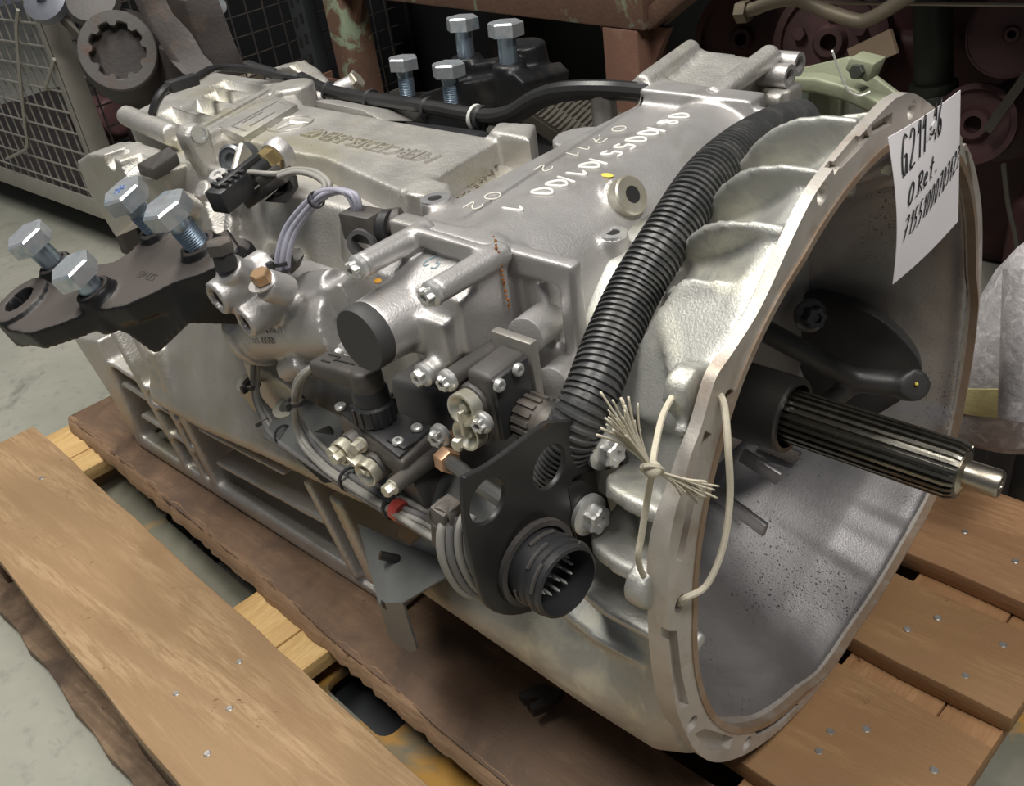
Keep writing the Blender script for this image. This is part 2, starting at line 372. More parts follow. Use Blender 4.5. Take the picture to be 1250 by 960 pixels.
# ------------------------------------------------------------------ the hall floor and a dark backdrop wall
PZ = -.2778                 # top of the pallet deck
FZ = -.425
f = build('floor', MB().span((-7, -4, FZ - .1), (4, 5, FZ)), FLOOR); f['kind'] = 'structure'
b = build('wall_backdrop', MB().span((-7, 2.4, FZ - .1), (4, 2.5, 3.2)), surf('wall_shade_black', (.012, .012, .014), .8, 0, .2, 3, 0)); b['kind'] = 'structure'  # near-black wall added as a backdrop for the unlit depth

# ------------------------------------------------------------------ pallet
YAW = -.062
PR = Matrix.Rotation(YAW, 3, 'Z')
PO = V((-.505, -.04, 0))
def pw(x, y, z=0): return PO + PR @ V((x, y, 0)) + V((0, 0, z))
pal = thing('pallet', (PO.x, PO.y, FZ), 'wooden pallet of wide nailed planks carrying the gearbox', 'pallet')
def plank(name, x0, x1, y0, y1, z0, z1, mat, seed, par=pal, rough=.0015, nx=26, ny=6):
    r = random.Random(seed); mb = MB(); rings = []
    for i in range(nx + 1):
        x = x0 + (x1 - x0) * i / nx; e0 = r.uniform(-rough, rough); e1 = r.uniform(-rough, rough); t = r.uniform(-.0006, .0006)
        if i in (0, nx): e0 += .003; e1 -= .003
        rings.append([pw(x, y0 + e0, z0), pw(x, y1 + e1, z0), pw(x, y1 + e1 * .6, z1 + t), pw(x, y0 + e0 * .6, z1 + t)])
    mb.loft(rings)
    o = build(name, mb, mat, par, bevel=.0022, seg=2, angle=40); return o
TH = .022
L0, L1 = -.655, .642
boards = [(-.412, -.258, WOOD_A, .002, 0.), (-.212, -.095, WOOD_B, .003, .0), (-.062, .088, WOOD_C, .0015, 0.), (.122, .228, WOOD_C, .0015, .0), (.262, .41, WOOD_D, .0015, .03)]
deck = []
for i, (y0, y1, m, rg, dx) in enumerate(boards):
    deck.append(plank('deck_board', L0 + (.02 if i == 1 else 0), L1 + dx, y0, y1, PZ - TH, PZ, m, i + 1, rough=rg))
# rough sawn waney edge of the dirty plank
SAWN = wood('sawn_edge_wood', (.34, .22, .13), (.20, .12, .07), 2, 'X', 6.6)
r = random.Random(9); mb = MB(); rings = []
for i in range(121):
    x = L0 + .022 + (L1 - L0 - .026) * i / 120; a = -.2125 - r.uniform(0, .004); z_ = PZ - r.uniform(.0, .0025)
    rings.append([pw(x, a - .004, PZ - TH + .001), pw(x, -.2095, PZ - TH + .001), pw(x, -.2075 + r.uniform(-.003, .003), PZ + .0006), pw(x, a, z_ - .003)])
build('sawn_edge', mb.loft(rings), SAWN, deck[1], angle=60)
for i, x in enumerate((L0 + .005, -.075, L1 - .150)):
    n = 'bearer_board'
    z1 = PZ - TH - .0005; z0 = z1 - TH
    for j, (xa, xb) in enumerate(((0, .094), (.0955, .145))):
        mb = MB(); h = -.0008 * j
        mb.hexa((pw(x + xa, -.40, z0), pw(x + xb, -.40, z0), pw(x + xb, .40, z0), pw(x + xa, .40, z0)), (pw(x + xa, -.40, z1 + h), pw(x + xb, -.40, z1 + h), pw(x + xb, .40, z1 + h), pw(x + xa, .40, z1 + h)))
        build(n, mb, WOOD_G if i == 2 else WOOD_E, pal, bevel=.0015)
    for y in (-.355, .0, .335):
        build('block', MB().hexa(*[[pw(x + a, y + b, z) for a, b in ((0, -.05), (.145, -.05), (.145, .05), (0, .05))] for z in (FZ + .018, z0 - .0005)]), WOOD_F, pal, bevel=.003)
BARK = wood('bark_board', (.34, .235, .15), (.13, .08, .05), 1.3, 'X', 9.4, (.10, .07, .05))
for y0, y1 in ((-.432, -.30), (-.05, .05), (.30, .398)):
    plank('bottom_board', L0, L1, y0, y1, FZ + .001, FZ + .0175, BARK if y0 < -.4 else WOOD_F, int(y0 * 100) + 77, rough=.006)
def nail_mb(): return MB().lathe([(.0036, -.004), (.0038, .0002), (.003, .0009), (.0004, .0008)], (0, 0, 0), (0, 0, 1), 10)
nails = [(-1.0253, -0.3129, -0.275), (-0.4956, -0.3367, -0.275), (-0.5147, -0.4017, -0.275), (-0.4517, -0.3782, -0.275), (-0.4236, -0.4221, -0.275),
         (0.0264, -0.0585, -0.275), (0.0279, -0.0825, -0.275), (0.0499, -0.038, -0.275), (0.1114, -0.0431, -0.275), (0.0308, 0.0908, -0.275), (0.0477, 0.1209, -0.275), (0.0948, 0.067, -0.275),
         (0.0225, 0.2542, -0.275), (0.1083, 0.122, -0.275), (0.0795, 0.2382, -0.275)]
for q in nails: inst('nail', 'nail', nail_mb, NAIL, (q[0], q[1], PZ), (0, 0, 1), pal)

# ------------------------------------------------------------------ forks of a pallet truck under the deck
ft = thing('pallet_truck', (-.3, -.05, FZ), 'pallet truck with two grey forks in worn yellow paint under the wooden pallet', 'pallet truck')
fz1 = -.352
for fy in (-.275, .085):
    out = [pw(-.60, fy + .06, fz1), pw(-.63, fy + .125, fz1), pw(-.56, fy + .18, fz1), pw(.78, fy + .18, fz1), pw(.78, fy, fz1), pw(-.54, fy, fz1)]
    mbf = MB().prism(out, (0, 0, -.012)); cut = MB()
    for x0, x1, y0, y1 in ((-.38, -.10, fy + .07, fy + .145), (.06, .17, fy + .045, fy + .12)):
        c = .014; pts = []
        for cx, cy, a0 in ((x1 - c, y1 - c, 0), (x0 + c, y1 - c, 90), (x0 + c, y0 + c, 180), (x1 - c, y0 + c, 270)):
            for k in range(5):
                t = math.radians(a0 + k * 22.5); pts.append(pw(cx + c * math.cos(t), cy + c * math.sin(t), fz1 + .02))
        cut.prism(pts, (0, 0, -.06))
    build('fork_blade', mbf, FORKTINE, ft, bevel=.002, cut=cut)
    for y in (fy, fy + .18):
        build('fork_side', MB().hexa(*[[pw(-.54, y - .003, z), pw(.78, y - .003, z), pw(.78, y + .003, z), pw(-.54, y + .003, z)] for z in (fz1 - .045, fz1)]), FORKTINE, ft)
    build('fork_base', MB().hexa(*[[pw(.04, fy + .015, z), pw(.7, fy + .015, z), pw(.7, fy + .165, z), pw(.04, fy + .165, z)] for z in (fz1 - .045, fz1 - .04)]), BLACKPLATE, ft)
    build('load_wheel', MB().cyl(pw(-.33, fy + .055, FZ + .0215), pw(-.33, fy + .145, FZ + .0215), .021), PLASTIC, ft)

# ------------------------------------------------------------------ gearbox: castings
gb = thing('truck_gearbox', (-.3, 0, PZ), 'overhauled aluminium truck gearbox with open bell housing standing on the wooden pallet', 'gearbox')
VX = .0032
# main case: a loft along the shaft axis, with ribs, bosses and shelf in one casting
mb = MB()
def section(x, top, wt, zs, bot=-.262, k=1.):
    return [V((x, y, z)) for y, z in ((-wt, top), (wt, top), (.15, .05), (.19, -.12), (.175, zs), (.175, bot), (-.142, bot), (-.142, zs - .014), (-.196, zs - .002), (-.196, zs + .01), (-.165 * k, -.06), (-.125 * k, .05))]
mb.loft([section(-.84, .135, .085, -.15), section(-.72, .145, .085, -.148), section(-.58, .142, .09, -.132), section(-.42, .14, .09, -.12), section(-.31, .12, .09, -.10)])
# rear lower block with its recessed ribbed side
mb.span((-1.02, -.142, -.262), (-.80, .17, -.10))
mb.span((-.862, -.12, -.14), (-.74, .15, .085))
# sump flange lip
mb.prism([(-0.9728, -0.19, -0.2658), (-0.7114, -0.19, -0.2695), (-0.5094, -0.19, -0.2625), (-0.4855, -0.19, -0.2622), (-.40, -.17, -.268), (-.97, -.17, -.272)], (0, .0, .012))
mb.span((-.97, -.191, -.274), (-.40, .18, -.264))
SY = -.19
def post(a, b, wd=.012, y0=-.135):
    a, b = V(a), V(b); d = V((wd / 2, 0, 0))
    mb.hexa((a - d, a + d, V((a.x + wd / 2, y0, a.z)), V((a.x - wd / 2, y0, a.z))), (b - d, b + d, V((b.x + wd / 2, y0, b.z)), V((b.x - wd / 2, y0, b.z))))
def rail(a, b, h=.0075, y0=-.135):
    a, b = V(a), V(b); d = V((0, 0, h / 2))
    mb.hexa((a - d, b - d, V((b.x, y0, b.z - h / 2)), V((a.x, y0, a.z - h / 2))), (a + d, b + d, V((b.x, y0, b.z + h / 2)), V((a.x, y0, a.z + h / 2))))
post((-0.9028, -0.19, -0.0635), (-0.8293, -0.19, -0.2756), .014)
post((-0.8365, -0.19, -0.054), (-0.7865, -0.19, -0.2651), .012)
post((-0.8058, -0.19, -0.0683), (-0.7573, -0.19, -0.277), .016)
post((-1.0153, -0.19, -0.1124), (-0.9714, -0.19, -0.2638), .022)
rail((-0.9727, -0.187, -0.1366), (-0.7924, -0.187, -0.148)); rail((-0.9506, -0.187, -0.1667), (-0.7867, -0.187, -0.1712)); rail((-0.9288, -0.187, -0.211), (-0.7819, -0.187, -0.2136))
rail((-0.7398, -0.187, -0.2147), (-0.5121, -0.187, -0.2043), .009)
rail((-0.7558, -0.187, -0.1684), (-0.5698, -0.187, -0.1595), .007)
post((-0.51, -0.195, -0.1394), (-0.4671, -0.195, -0.2554), .013)
post((-0.4549, -0.2, -0.1332), (-0.4239, -0.2, -0.2392), .020)
# corner block of the rear cover
mb.hexa(((-1.0, -.19, -.20), (-.95, -.19, -.26), (-.95, -.15, -.26), (-1.02, -.15, -.20)), ((-1.05, -.19, -.118), (-.965, -.19, -.100), (-.965, -.14, -.100), (-1.05, -.14, -.118)))
# flank ribs and swellings
mb.bar((-.70, -.10, .12), (-.60, -.155, -.03), .02, .02)
mb.bar((-.66, -.075, .13), (-.64, -.13, .05), .012, .05)
mb.cyl((-.56, -.09, .06), (-.56, -.165, .0), .05, .03)
mb.sphere((-.63, -.12, .03), .05, 10)
mb.cyl((-.52, -.06, -.02), (-.52, -.178, -.045), .036, .028)            # rounded swelling under the selector cylinder
mb.box((-.555, -.15, -.045), (.075, .06, .06))
for px in ((-.735, -.105, .10), (-.70, -.09, .11)): mb.cyl(px, V(px) + V((0, -.02, .02)), .012)
case = build('main_housing', mb, ALU, gb, remesh=VX, smooth=4)

# top cover with raised plate field, emblem and lettering
mb = MB(); CZ = .163
top = [(-0.3889, -0.0769, 0.163), (-0.5532, -0.0434, 0.163), (-0.6192, -0.0469, 0.163), (-0.7221, -0.0402, 0.163), (-0.7638, -0.0384, 0.163), (-0.8172, 0.1116, 0.163), (-0.7342, 0.0707, 0.163), (-0.4099, 0.0674, 0.163)]
low = [V(p) + V((0, 0, -.05)) for p in top]
for i in range(0, 5): low[i] += V((-.0, -.014, 0))
mb.loft([low, top])
mb.prism([(-0.3893, -0.0791, 0.145), (-0.4033, -0.0763, 0.165), (-0.4081, -0.0357, 0.165), (-0.3694, -0.0469, 0.165)], (0, 0, -.08))
mb.loft([[V(p) + V((0, 0, -.07)) for p in ((-0.3884, -0.0805, 0.166), (-0.4087, -0.0475, 0.166), (-0.3695, -0.0434, 0.166), (-0.3304, -0.0743, 0.166))], [(-0.3884, -0.0805, 0.166), (-0.4087, -0.0475, 0.166), (-0.3695, -0.0434, 0.166), (-0.3304, -0.0743, 0.166)]])
mb.loft([[V(p) + V((0, 0, -.06)) for p in ((-0.4233, 0.0664, 0.17), (-0.4348, 0.0934, 0.17), (-0.3924, 0.1033, 0.17), (-0.366, 0.0632, 0.17))], [(-0.4233, 0.0664, 0.17), (-0.4348, 0.0934, 0.17), (-0.3924, 0.1033, 0.17), (-0.366, 0.0632, 0.17)]])
tc = build('top_cover', mb, ALU, gb, remesh=.0028, smooth=3)
pl = MB().prism([(-0.7562, -0.0365, 0.17), (-0.785, 0.0671, 0.17), (-0.7244, 0.0543, 0.17), (-0.6847, -0.05, 0.17)], (0, 0, -.012))
dp = build('data_plate', pl, ALU, tc, bevel=.0015)
mbg = MB()
for a, b in (((-0.7331, -0.0326, 0.1705), (-0.7601, 0.0505, 0.1705)), ((-0.7601, 0.0505, 0.1705), (-0.727, 0.0455, 0.1705)), ((-0.6985, -0.0371, 0.1705), (-0.7331, -0.0326, 0.1705)), ((-0.7303, -0.0198, 0.1705), (-0.7415, 0.0156, 0.1705)), ((-0.7095, -0.024, 0.1705), (-0.7249, 0.0213, 0.1705))):
    mbg.bar(a, b, .0016, .0016)
build('plate_border', mbg, ALU_SMOOTH, dp)
# emblem: a ring with a three pointed star; lettering beside it, read from the far side
ec = V((-0.688, 0.0143, 0.1635)); mbe = MB()
ex = (V((-0.6754, 0.0306, 0.1635)) - V((-0.6925, -0.0078, 0.1635))) * .5
R0 = .026
mbe.tube([ec + V((R0 * math.cos(t), R0 * math.sin(t), 0)) for t in (2 * PI * i / 40 for i in range(40))], .0016, 6, True)
ang0 = math.atan2(-1, 0)
for k in range(3):
    t = ang0 + k * 2 * PI / 3; d = V((math.cos(t), math.sin(t), 0)); e = V((-d.y, d.x, 0))
    mbe.add([ec + d * R0, ec + e * .0045 - d * .002, ec + V((0, 0, .0035)), ec - e * .0045 - d * .002], [(0, 1, 2), (0, 2, 3), (1, 0, 3), (1, 3, 2)])
build('star_emblem', mbe, ALU, tc)
ta, tb = V((-0.4294, 0.0074, 0.1635)), V((-0.6381, 0.0123, 0.1635))
dx = (tb - ta).normalized(); dy = V((-dx.y, dx.x, 0)); M3 = Matrix((dx, dy, V((0, 0, 1)))).transposed()
tm = text_mesh('MERCEDES-BENZ', 1, .0044, Matrix.Identity(3), (0, 0, 0))
wd = max(v[0] for v in tm.v); k = (tb - ta).length / wd
tm.v = [tuple(M3 @ V((v[0] * k, v[1] * .031, v[2])) + ta) for v in tm.v]
build('embossed_lettering', tm, ALU, tc, angle=30)

rs = random.Random(4); mb = MB()
for q in spline([(-0.3459, -0.0606, 0.158), (-0.3672, -0.0206, 0.15), (-0.3985, 0.0326, 0.14), (-0.4183, 0.0819, 0.14), (-0.406, 0.0976, 0.15)], 18):
    mb.sphere(q + V((rs.uniform(-.004, .004), rs.uniform(-.004, .004), rs.uniform(-.002, .002))), rs.uniform(.0005, .0016), 4)
o = build('dirt_seam', mb, surf('caked_dirt', (.16, .125, .085), .9, 0, .4, 200, .2, 600), tc, angle=180); o['kind'] = 'stuff'

# rear housing: joint flange, ribbed top with pockets, round corner bar
mb = MB()
fa, fb = V((-0.7535, -0.0728, 0.168)), V((-0.8226, 0.1106, 0.168))
d = (fb - fa).normalized(); nx = V((d.y, -d.x, 0))
if nx.x < 0: nx = -nx
mb.bar(fa + nx * .008 + V((0, 0, -.045)), fb + nx * .008 + V((0, 0, -.045)), .014, .09); mb.bar(fa - nx * .012 + V((0, 0, -.047)), fb - nx * .012 + V((0, 0, -.047)), .012, .088); mb.bar(fa + V((0, 0, -.055)), fb + V((0, 0, -.055)), .04, .09)
mb.cyl(fb + V((.012, 0, -.06)), fb + V((.012, 0, .002)), .028)
mb.prism([(-0.715, -0.1008, 0.1822), (-0.715, -0.0918, 0.19), (-0.715, -0.0774, 0.1899), (-0.715, -0.0687, 0.1788), (-0.715, -0.0706, 0.1554), (-0.715, -0.0711, 0.1289), (-0.715, -0.0883, 0.1295), (-0.715, -0.0962, 0.1549)], (-.024, 0, 0))
rA, rB = V((-1.006, -0.0277, 0.15)), V((-1.0749, 0.1411, 0.15))
rl = [rA, rB, V((-1.07, 0.1593, 0.15)), V((-0.9052, 0.1589, 0.15)), V((-0.8249, -0.0578, 0.15))]
base = [p + V((.0, 0, -.15)) for p in rl]
mb.loft([[p + V((.015, .004, -.16)) for p in rl], rl])
c = MB()
for i in range(4):
    t = .16 + i * .205; a = rA.lerp(rB, t); b = V((-0.8249, -0.0578, 0.15)).lerp(V((-0.9052, 0.1589, 0.15)), t)
    e = (V((-0.9052, 0.1589, 0.15)) - V((-0.8249, -0.0578, 0.15))).normalized() * .034
    u = (b - a)
    p0 = a + u * (.42 if i in (1, 2) else .30); p1 = a + u * .93
    c.prism([p0 + V((0, 0, .04)), p1 + V((0, 0, .04)), p1 + e + V((0, 0, .04)), p0 + e + V((0, 0, .04))], (0, 0, -.062))
mb.cyl((-0.9873, -0.0335, 0.155), (-0.8295, -0.0566, 0.155), .0135)
rh = build('rear_housing', mb, ALU, gb, remesh=.003, smooth=4, cut=c)
build('mounting_hole', MB().lathe([(.010, 0), (.010, .002), (.007, .002), (.007, .0005), (.0003, .0005)], (-0.7142, -0.0841, 0.1813), (1, 0, 0), 20), LIGHTALU, gb)

# far left cast lug with pockets
mb = MB(); lug = [(105, 193), (118, 184), (137, 184), (158, 190), (185, 203), (205, 208), (212, 225), (170, 262), (150, 268), (140, 262), (122, 230)]
LP = [(-0.9969, -0.1, 0.1192), (-0.9557, -0.1, 0.1347), (-0.9104, -0.1, 0.1408), (-0.8693, -0.1, 0.1383), (-0.8194, -0.1, 0.1344), (-0.7607, -0.1, 0.1401), (-0.768, -0.1, 0.1075), (-0.8764, -0.1, 0.0632), (-0.966, -0.1, 0.0198), (-0.9797, -0.1, 0.0441), (-0.9968, -0.1, 0.0756)]
mb.prism([V(p) + V((0, -.014, 0)) for p in LP], (0, .05, 0))
mb.cyl((-0.8485, -0.125, 0.1198), (-0.8161, -0.09, 0.1222), .017)
c = MB()
for q, r in (((-0.851, -0.12, 0.1348), .018), ((-0.8951, -0.12, 0.1355), .012), ((-0.8059, -0.12, 0.1386), .012)): c.cyl(V(q) + V((0, -.03, 0)), V(q) + V((0, .034, 0)), r)
build('cast_lug', mb, ALU, gb, remesh=.003, smooth=3, cut=c)

# shift housing across the gearbox (the hump)
mb = MB(); hc = V((-.243, 0, .112)); HR = .068
mb.cyl((hc.x, -.135, hc.z), (hc.x, .20, hc.z), HR, n=48)
mb.span((-.325, -.135, .0), (-.265, .20, .172))
mb.span((-.31, -.135, .0), (-.19, .20, .12))
mb.span((-.30, -.11, -.12), (-.16, .18, .03))
# groove edge lip and collar flanges at both ends
mb.span((-.33, -.150, .0), (-.215, -.130, .180))
mb.span((-.325, .185, .03), (-.20, .215, .186))
# arms towards the bell with a window each
mb.span((-.23, -.139, .155), (-.15, -.125, .174)); mb.span((-.164, -.139, .06), (-.15, -.125, .174)); mb.span((-.20, -.139, .02), (-.15, -.125, .10)); mb.span((-.23, -.137, .05), (-.205, -.127, .16))
bq = V((-0.1847, -0.0468, 0.1542)); mb.cyl(bq - V((0, 0, .06)), bq, .0125)
mb.span((-.215, .188, .15), (-.15, .200, .178)); mb.span((-.165, .188, .06), (-.15, .20, .178)); mb.span((-.23, .19, .02), (-.15, .199, .11))
mb.cyl(V((-0.1752, 0.1728, 0.178)) + V((0, 0, -.05)), (-0.1752, 0.1728, 0.178), .0135)
mb.span((-.16, -.14, -.10), (-.135, .19, .075))
mb.cyl(V((-0.493, -0.08, 0.1664)) + V((0, 0, -.04)), (-0.493, -0.08, 0.1664), .001)
mb.cyl(V((-0.3317, -0.0951, 0.176)) + V((0, 0, -.05)), (-0.3317, -0.0951, 0.176), .0135)
mb.cyl(V((-0.3761, 0.1927, 0.176)) + V((0, 0, -.06)), (-0.3761, 0.1927, 0.176), .0135)
mb.cyl((-.33, .10, .12), (-.33, .10, .165), .03)
# plug boss and web
pb = V((-0.1974, -0.0097, 0.1678)); pd = (V((.86, -.05, .50))).normalized()
mb.cyl(pb - pd * .035, pb - pd * .004, .019)
mb.bar((-.225, -.03, .10), (-.185, -.035, .105), .03, .03)
mb.bar((-0.2566, 0.1126, 0.14), (-0.2185, 0.1068, 0.14), .006, .02)
mb.bar((-.215, .05, .12), (-.16, .055, .09), .03, .02)
c = MB(); c.bar((-0.2856, -0.1093, 0.172), (-0.3254, 0.2166, 0.172), .0038, .014)
hump = build('shift_housing', mb, ALU_SMOOTH, gb, remesh=.0028, smooth=3, cut=c)
def boss_ring(p, r=.0125, ri=.0062, par=hump, axis=(0, 0, 1)):
    build('threaded_hole', MB().lathe([(r, -.003), (r, .0012), (ri, .0012), (ri * .9, -.003), (ri, -.004), (.0003, -.004)], p, axis, 24), LIGHTALU, par)
    build('hole_shade_disc', MB().cyl(V(p) + V((0, 0, -.001)), V(p) + V((0, 0, .0005)), ri * .98), DARKHOLE, par)  # dark disc near the rim standing for the shade down the hole
boss_ring(bq, .0115, .0058); boss_ring((-0.1752, 0.1728, 0.178)); boss_ring((-0.3317, -0.0951, 0.176)); boss_ring((-0.3761, 0.1927, 0.176))
def plug_mb():
    m = MB(); m.lathe([(.0165, 0), (.0165, .010), (.015, .0115), (.0085, .0115)], (0, 0, 0), (0, 0, 1), 32)
    R = lambda k, z: [((.0075 * (1 + .16 * math.cos(6 * t))) * k * math.cos(t), (.0075 * (1 + .16 * math.cos(6 * t))) * k * math.sin(t), z) for t in (2 * PI * i / 36 for i in range(36))]
    return m.loft([R(1.02, .0114), R(1, .006)])
inst('screw_plug', 'plug', plug_mb, YZINC, pb - pd * .004, pd, hump)
build('plug_recess', MB().cyl(pb + pd * .003, pb + pd * .0079, .0072), DARKHOLE, hump)
build('yellow_paint_dab', MB().sphere((-0.2249, 0.0016, 0.1781), .0045, 6, (1.4, .8, .25)), YELLOWMARK, hump)
build('yellow_paint_dab', MB().sphere((-0.2095, 0.0139, 0.1717), .003, 6, (1, .8, .4)), YELLOWMARK, hump)

# handwritten number on the hump, in strokes that follow the curve
GL = {'0': [[(.5, 1), (.15, .8), (.05, .4), (.3, 0), (.7, .05), (.9, .45), (.75, .9), (.45, 1)]], '1': [[(.15, .7), (.55, 1), (.5, 0)]],
      '2': [[(.1, .8), (.4, 1), (.8, .85), (.6, .45), (.1, 0), (.9, .02)]], '3': [[(.1, .95), (.6, 1), (.7, .75), (.35, .55), (.75, .4), (.65, .05), (.05, .02)]],
      '4': [[(.55, 1), (.05, .4), (.9, .42)], [(.65, .75), (.55, -.1)]], '5': [[(.85, 1), (.3, .97), (.2, .55), (.65, .55), (.8, .25), (.5, 0), (.05, .06)]],
      '6': [[(.75, 1), (.25, .55), (.15, .15), (.5, 0), (.8, .2), (.6, .45), (.2, .3)]], '7': [[(.05, .95), (.85, 1), (.4, 0)], [(.25, .5), (.8, .52)]],
      '8': [[(.5, .52), (.15, .75), (.5, 1), (.85, .78), (.5, .52), (.1, .25), (.5, 0), (.9, .25), (.5, .52)]], '/': [[(.2, -.1), (.8, 1.1)]], '-': [[(.1, .45), (.9, .5)]], '.': [[(.4, 0), (.5, .05)]],
      'G': [[(.85, .9), (.4, 1), (.05, .5), (.2, .02), (.6, .0), (.8, .45), (.5, .45)], [(.8, .45), (.85, -.05)]], 'O': [[(.5, 1), (.1, .7), (.1, .2), (.5, 0), (.9, .3), (.85, .8), (.5, 1)]],
      'R': [[(.2, 0), (.15, 1)], [(-.05, .9), (.5, 1), (.85, .8), (.7, .5), (.2, .45), (.5, .3), (.95, 0)]], 'e': [[(.1, .3), (.7, .4), (.55, .62), (.2, .5), (.1, .15), (.45, 0), (.8, .12)]],
      't': [[(.45, 1), (.4, .1), (.7, 0)], [(.1, .65), (.8, .68)]], 'n': [[(.1, .6), (.15, 0)], [(.15, .4), (.5, .6), (.65, .4), (.65, 0)]], ' ': []}
def strokes(text, adv=.85):
    out = []; x = 0
    for ch in text:
        for s in GL[ch]: out.append([(x + a * .62, b) for a, b in s])
        x += adv * (.66 if ch == '/' else .45 if ch in '.' else .7 if ch == '1' else 1)
    return out, x
def hump_pt(s, t):   # s along -y, t over the curve; a small arc on the cylinder
    a = math.radians(116) - t / HR
    return V((hc.x + (HR + .0004) * math.cos(a), s, hc.z + (HR + .0004) * math.sin(a)))
mbw = MB(); st, wid = strokes('08/0055/01/00 1'); y0, y1 = .150, -.095
for s in st:
    pts = [hump_pt(y0 + (y1 - y0) * a / wid, .014 + b * .021) for a, b in s]
    mbw.tube(spline(pts, 5), .0013, 6)
build('marker_number', mbw, WHITEMARK, hump, angle=180)['kind'] = 'stuff'
mbw = MB(); st, wid = strokes('0.711 2  02'); y0, y1 = .120, -.10
for s in st: mbw.tube(spline([V((-.302 + b * .013, y0 + (y1 - y0) * a / wid, .1725)) for a, b in s], 4), .0008, 5)
build('faded_marker_number', mbw, surf('faded_marker', (.66, .64, .58), .7, 0, .1, 200, .1), hump, angle=180)['kind'] = 'stuff'

# far end actuator
mb = MB()
tp4 = [V(q) for q in ((-0.3463, 0.215, 0.1789), (-0.2568, 0.215, 0.1726), (-0.2514, 0.305, 0.1876), (-0.3393, 0.305, 0.1934))]
mb.loft([[p + V((0, 0, -.13)) for p in tp4], tp4])
mb.cyl((-0.2509, 0.2, 0.1777), (-0.2451, 0.305, 0.193), .0115); mb.cyl((-0.3331, 0.2, 0.1845), (-0.3359, 0.3, 0.195), .010); mb.bar((-0.3495, 0.212, 0.1761), (-0.2568, 0.212, 0.1703), .03, .02)
mb.span((-.245, .285, .10), (-.215, .315, .165)); mb.cyl((-0.2375, 0.28, 0.1564), (-0.2193, 0.28, 0.1549), .009)
fa_ = build('far_actuator', mb, ALU, gb, remesh=.003, smooth=3)
for a in (((-0.2239, 0.315, 0.182)), ((-0.2236, 0.295, 0.1755))):
    build('port', MB().ring(V(a) - V((.03, 0, 0)), (1, 0, 0), .0118, .0075, .034, 24), ALU_SMOOTH, fa_)
    build('port_shade_plug', MB().cyl(V(a) - V((.03, 0, 0)), V(a) - V((.012, 0, 0)), .0076), DARKHOLE, fa_)  # dark plug standing for the shade inside the port

# ------------------------------------------------------------------ bell housing
def smoothstep(a, b, x):
    t = max(0, min(1, (x - a) / (b - a))); return t * t * (3 - 2 * t)
def lowf(deg):     # 0 on the shallow upper half, 1 on the deep lower half
    d = (deg + 90) % 360 - 180          # 0 at the top (90 deg), negative towards the far side
    return smoothstep(95, 125, d) if d > 0 else smoothstep(28, 52, -d)
# outline of the mounting flange
outer = [(0, 0.0598, 0.2484), (0, 0.1271, 0.2077), (0, 0.1827, 0.1633), (0, 0.224, 0.1054), (0, 0.246, 0.0497), (0, 0.2607, -0.0075), (0, 0.2669, -0.084), (0, 0.2535, -0.1789), (0, 0.2131, -0.2197), (0, 0.1582, -0.2401), (0, 0.1048, -0.2556), (0, 0.044, -0.2628), (0, -0.0051, -0.2681), (0, -0.0522, -0.2645), (0, -0.1039, -0.2497), (0, -0.1474, -0.2284), (0, -0.1824, -0.2021), (0, -0.2076, -0.1748), (0, -0.2263, -0.1423), (0, -0.2374, -0.1108), (0, -0.2472, -0.0726), (0, -0.2515, -0.0222), (0, -0.25, 0.0262), (0, -0.2474, 0.0632), (0, -0.2415, 0.0872), (0, -0.2312, 0.1048), (0, -0.2209, 0.1233), (0, -0.2092, 0.1371), (0, -0.2001, 0.1518), (0, -0.1912, 0.163), (0, -0.1762, 0.1688), (0, -0.1499, 0.1802), (0, -0.1315, 0.1932), (0, -0.1083, 0.213), (0, -0.0847, 0.2298), (0, -0.0587, 0.2395), (0, -0.024, 0.2484), (0, 0.0096, 0.255), (0, 0.03, 0.2562)]
oc = spline(outer, 5, True)
def outr(a):
    best = min(oc, key=lambda q: abs(math.atan2(math.sin(math.atan2(q.z, q.y) - a), math.cos(math.atan2(q.z, q.y) - a)))); return math.hypot(best.y, best.z)
def rightness(deg):    # 1 on the far lower quarter where the rim is thin
    d = (deg + 47 + 180) % 360 - 180
    return 1 - smoothstep(44, 58, abs(d))
def dlt(deg):
    return max(0, outr(math.radians(deg)) - .007 - .250) * rightness(deg)
mb = MB(); n = 120; vs = []; fs = []
for i in range(n):
    deg = 360 * i / n; t = math.radians(deg); k = lowf(deg)
    prof_up = [(-.008, .234), (-.022, .230), (-.05, .208), (-.10, .178), (-.135, .152), (-.16, .150), (-.20, .15), (-.20, .04), (-.18, .04), (-.165, .118), (-.105, .148), (-.05, .178), (-.02, .202), (-.008, .216)]
    prof_lo = [(-.008, .260), (-.03, .260), (-.10, .26), (-.20, .256), (-.30, .252), (-.33, .25), (-.335, .235), (-.23, .04), (-.18, .04), (-.172, .165), (-.12, .195), (-.06, .226), (-.02, .243), (-.008, .250)]
    for q_, ((xa, ra), (xb, rb)) in enumerate(zip(prof_up, prof_lo)):
        x = xa + (xb - xa) * k; r = ra + (rb - ra) * k
        if rb > .2515 or (xb < -.28 and rb > .2): r += .023 * math.exp(-((deg - 210) / 17) ** 2) * k * (.55 if xb > -.02 else 1)
        if xa > -.12 and rb > .19: r += dlt(deg) * min(1, (xa + .125) / .10)
        if not 150 < deg < 330 and x > -.06: r = min(r, outr(t) - (.003 if q_ < 7 else .013))
        vs.append((x, r * math.cos(t), r * math.sin(t)))
m = len(prof_up)
for i in range(n):
    j = (i + 1) % n
    for q in range(m): fs.append((i * m + q, j * m + q, j * m + (q + 1) % m, i * m + (q + 1) % m))
mb.add(vs, fs)
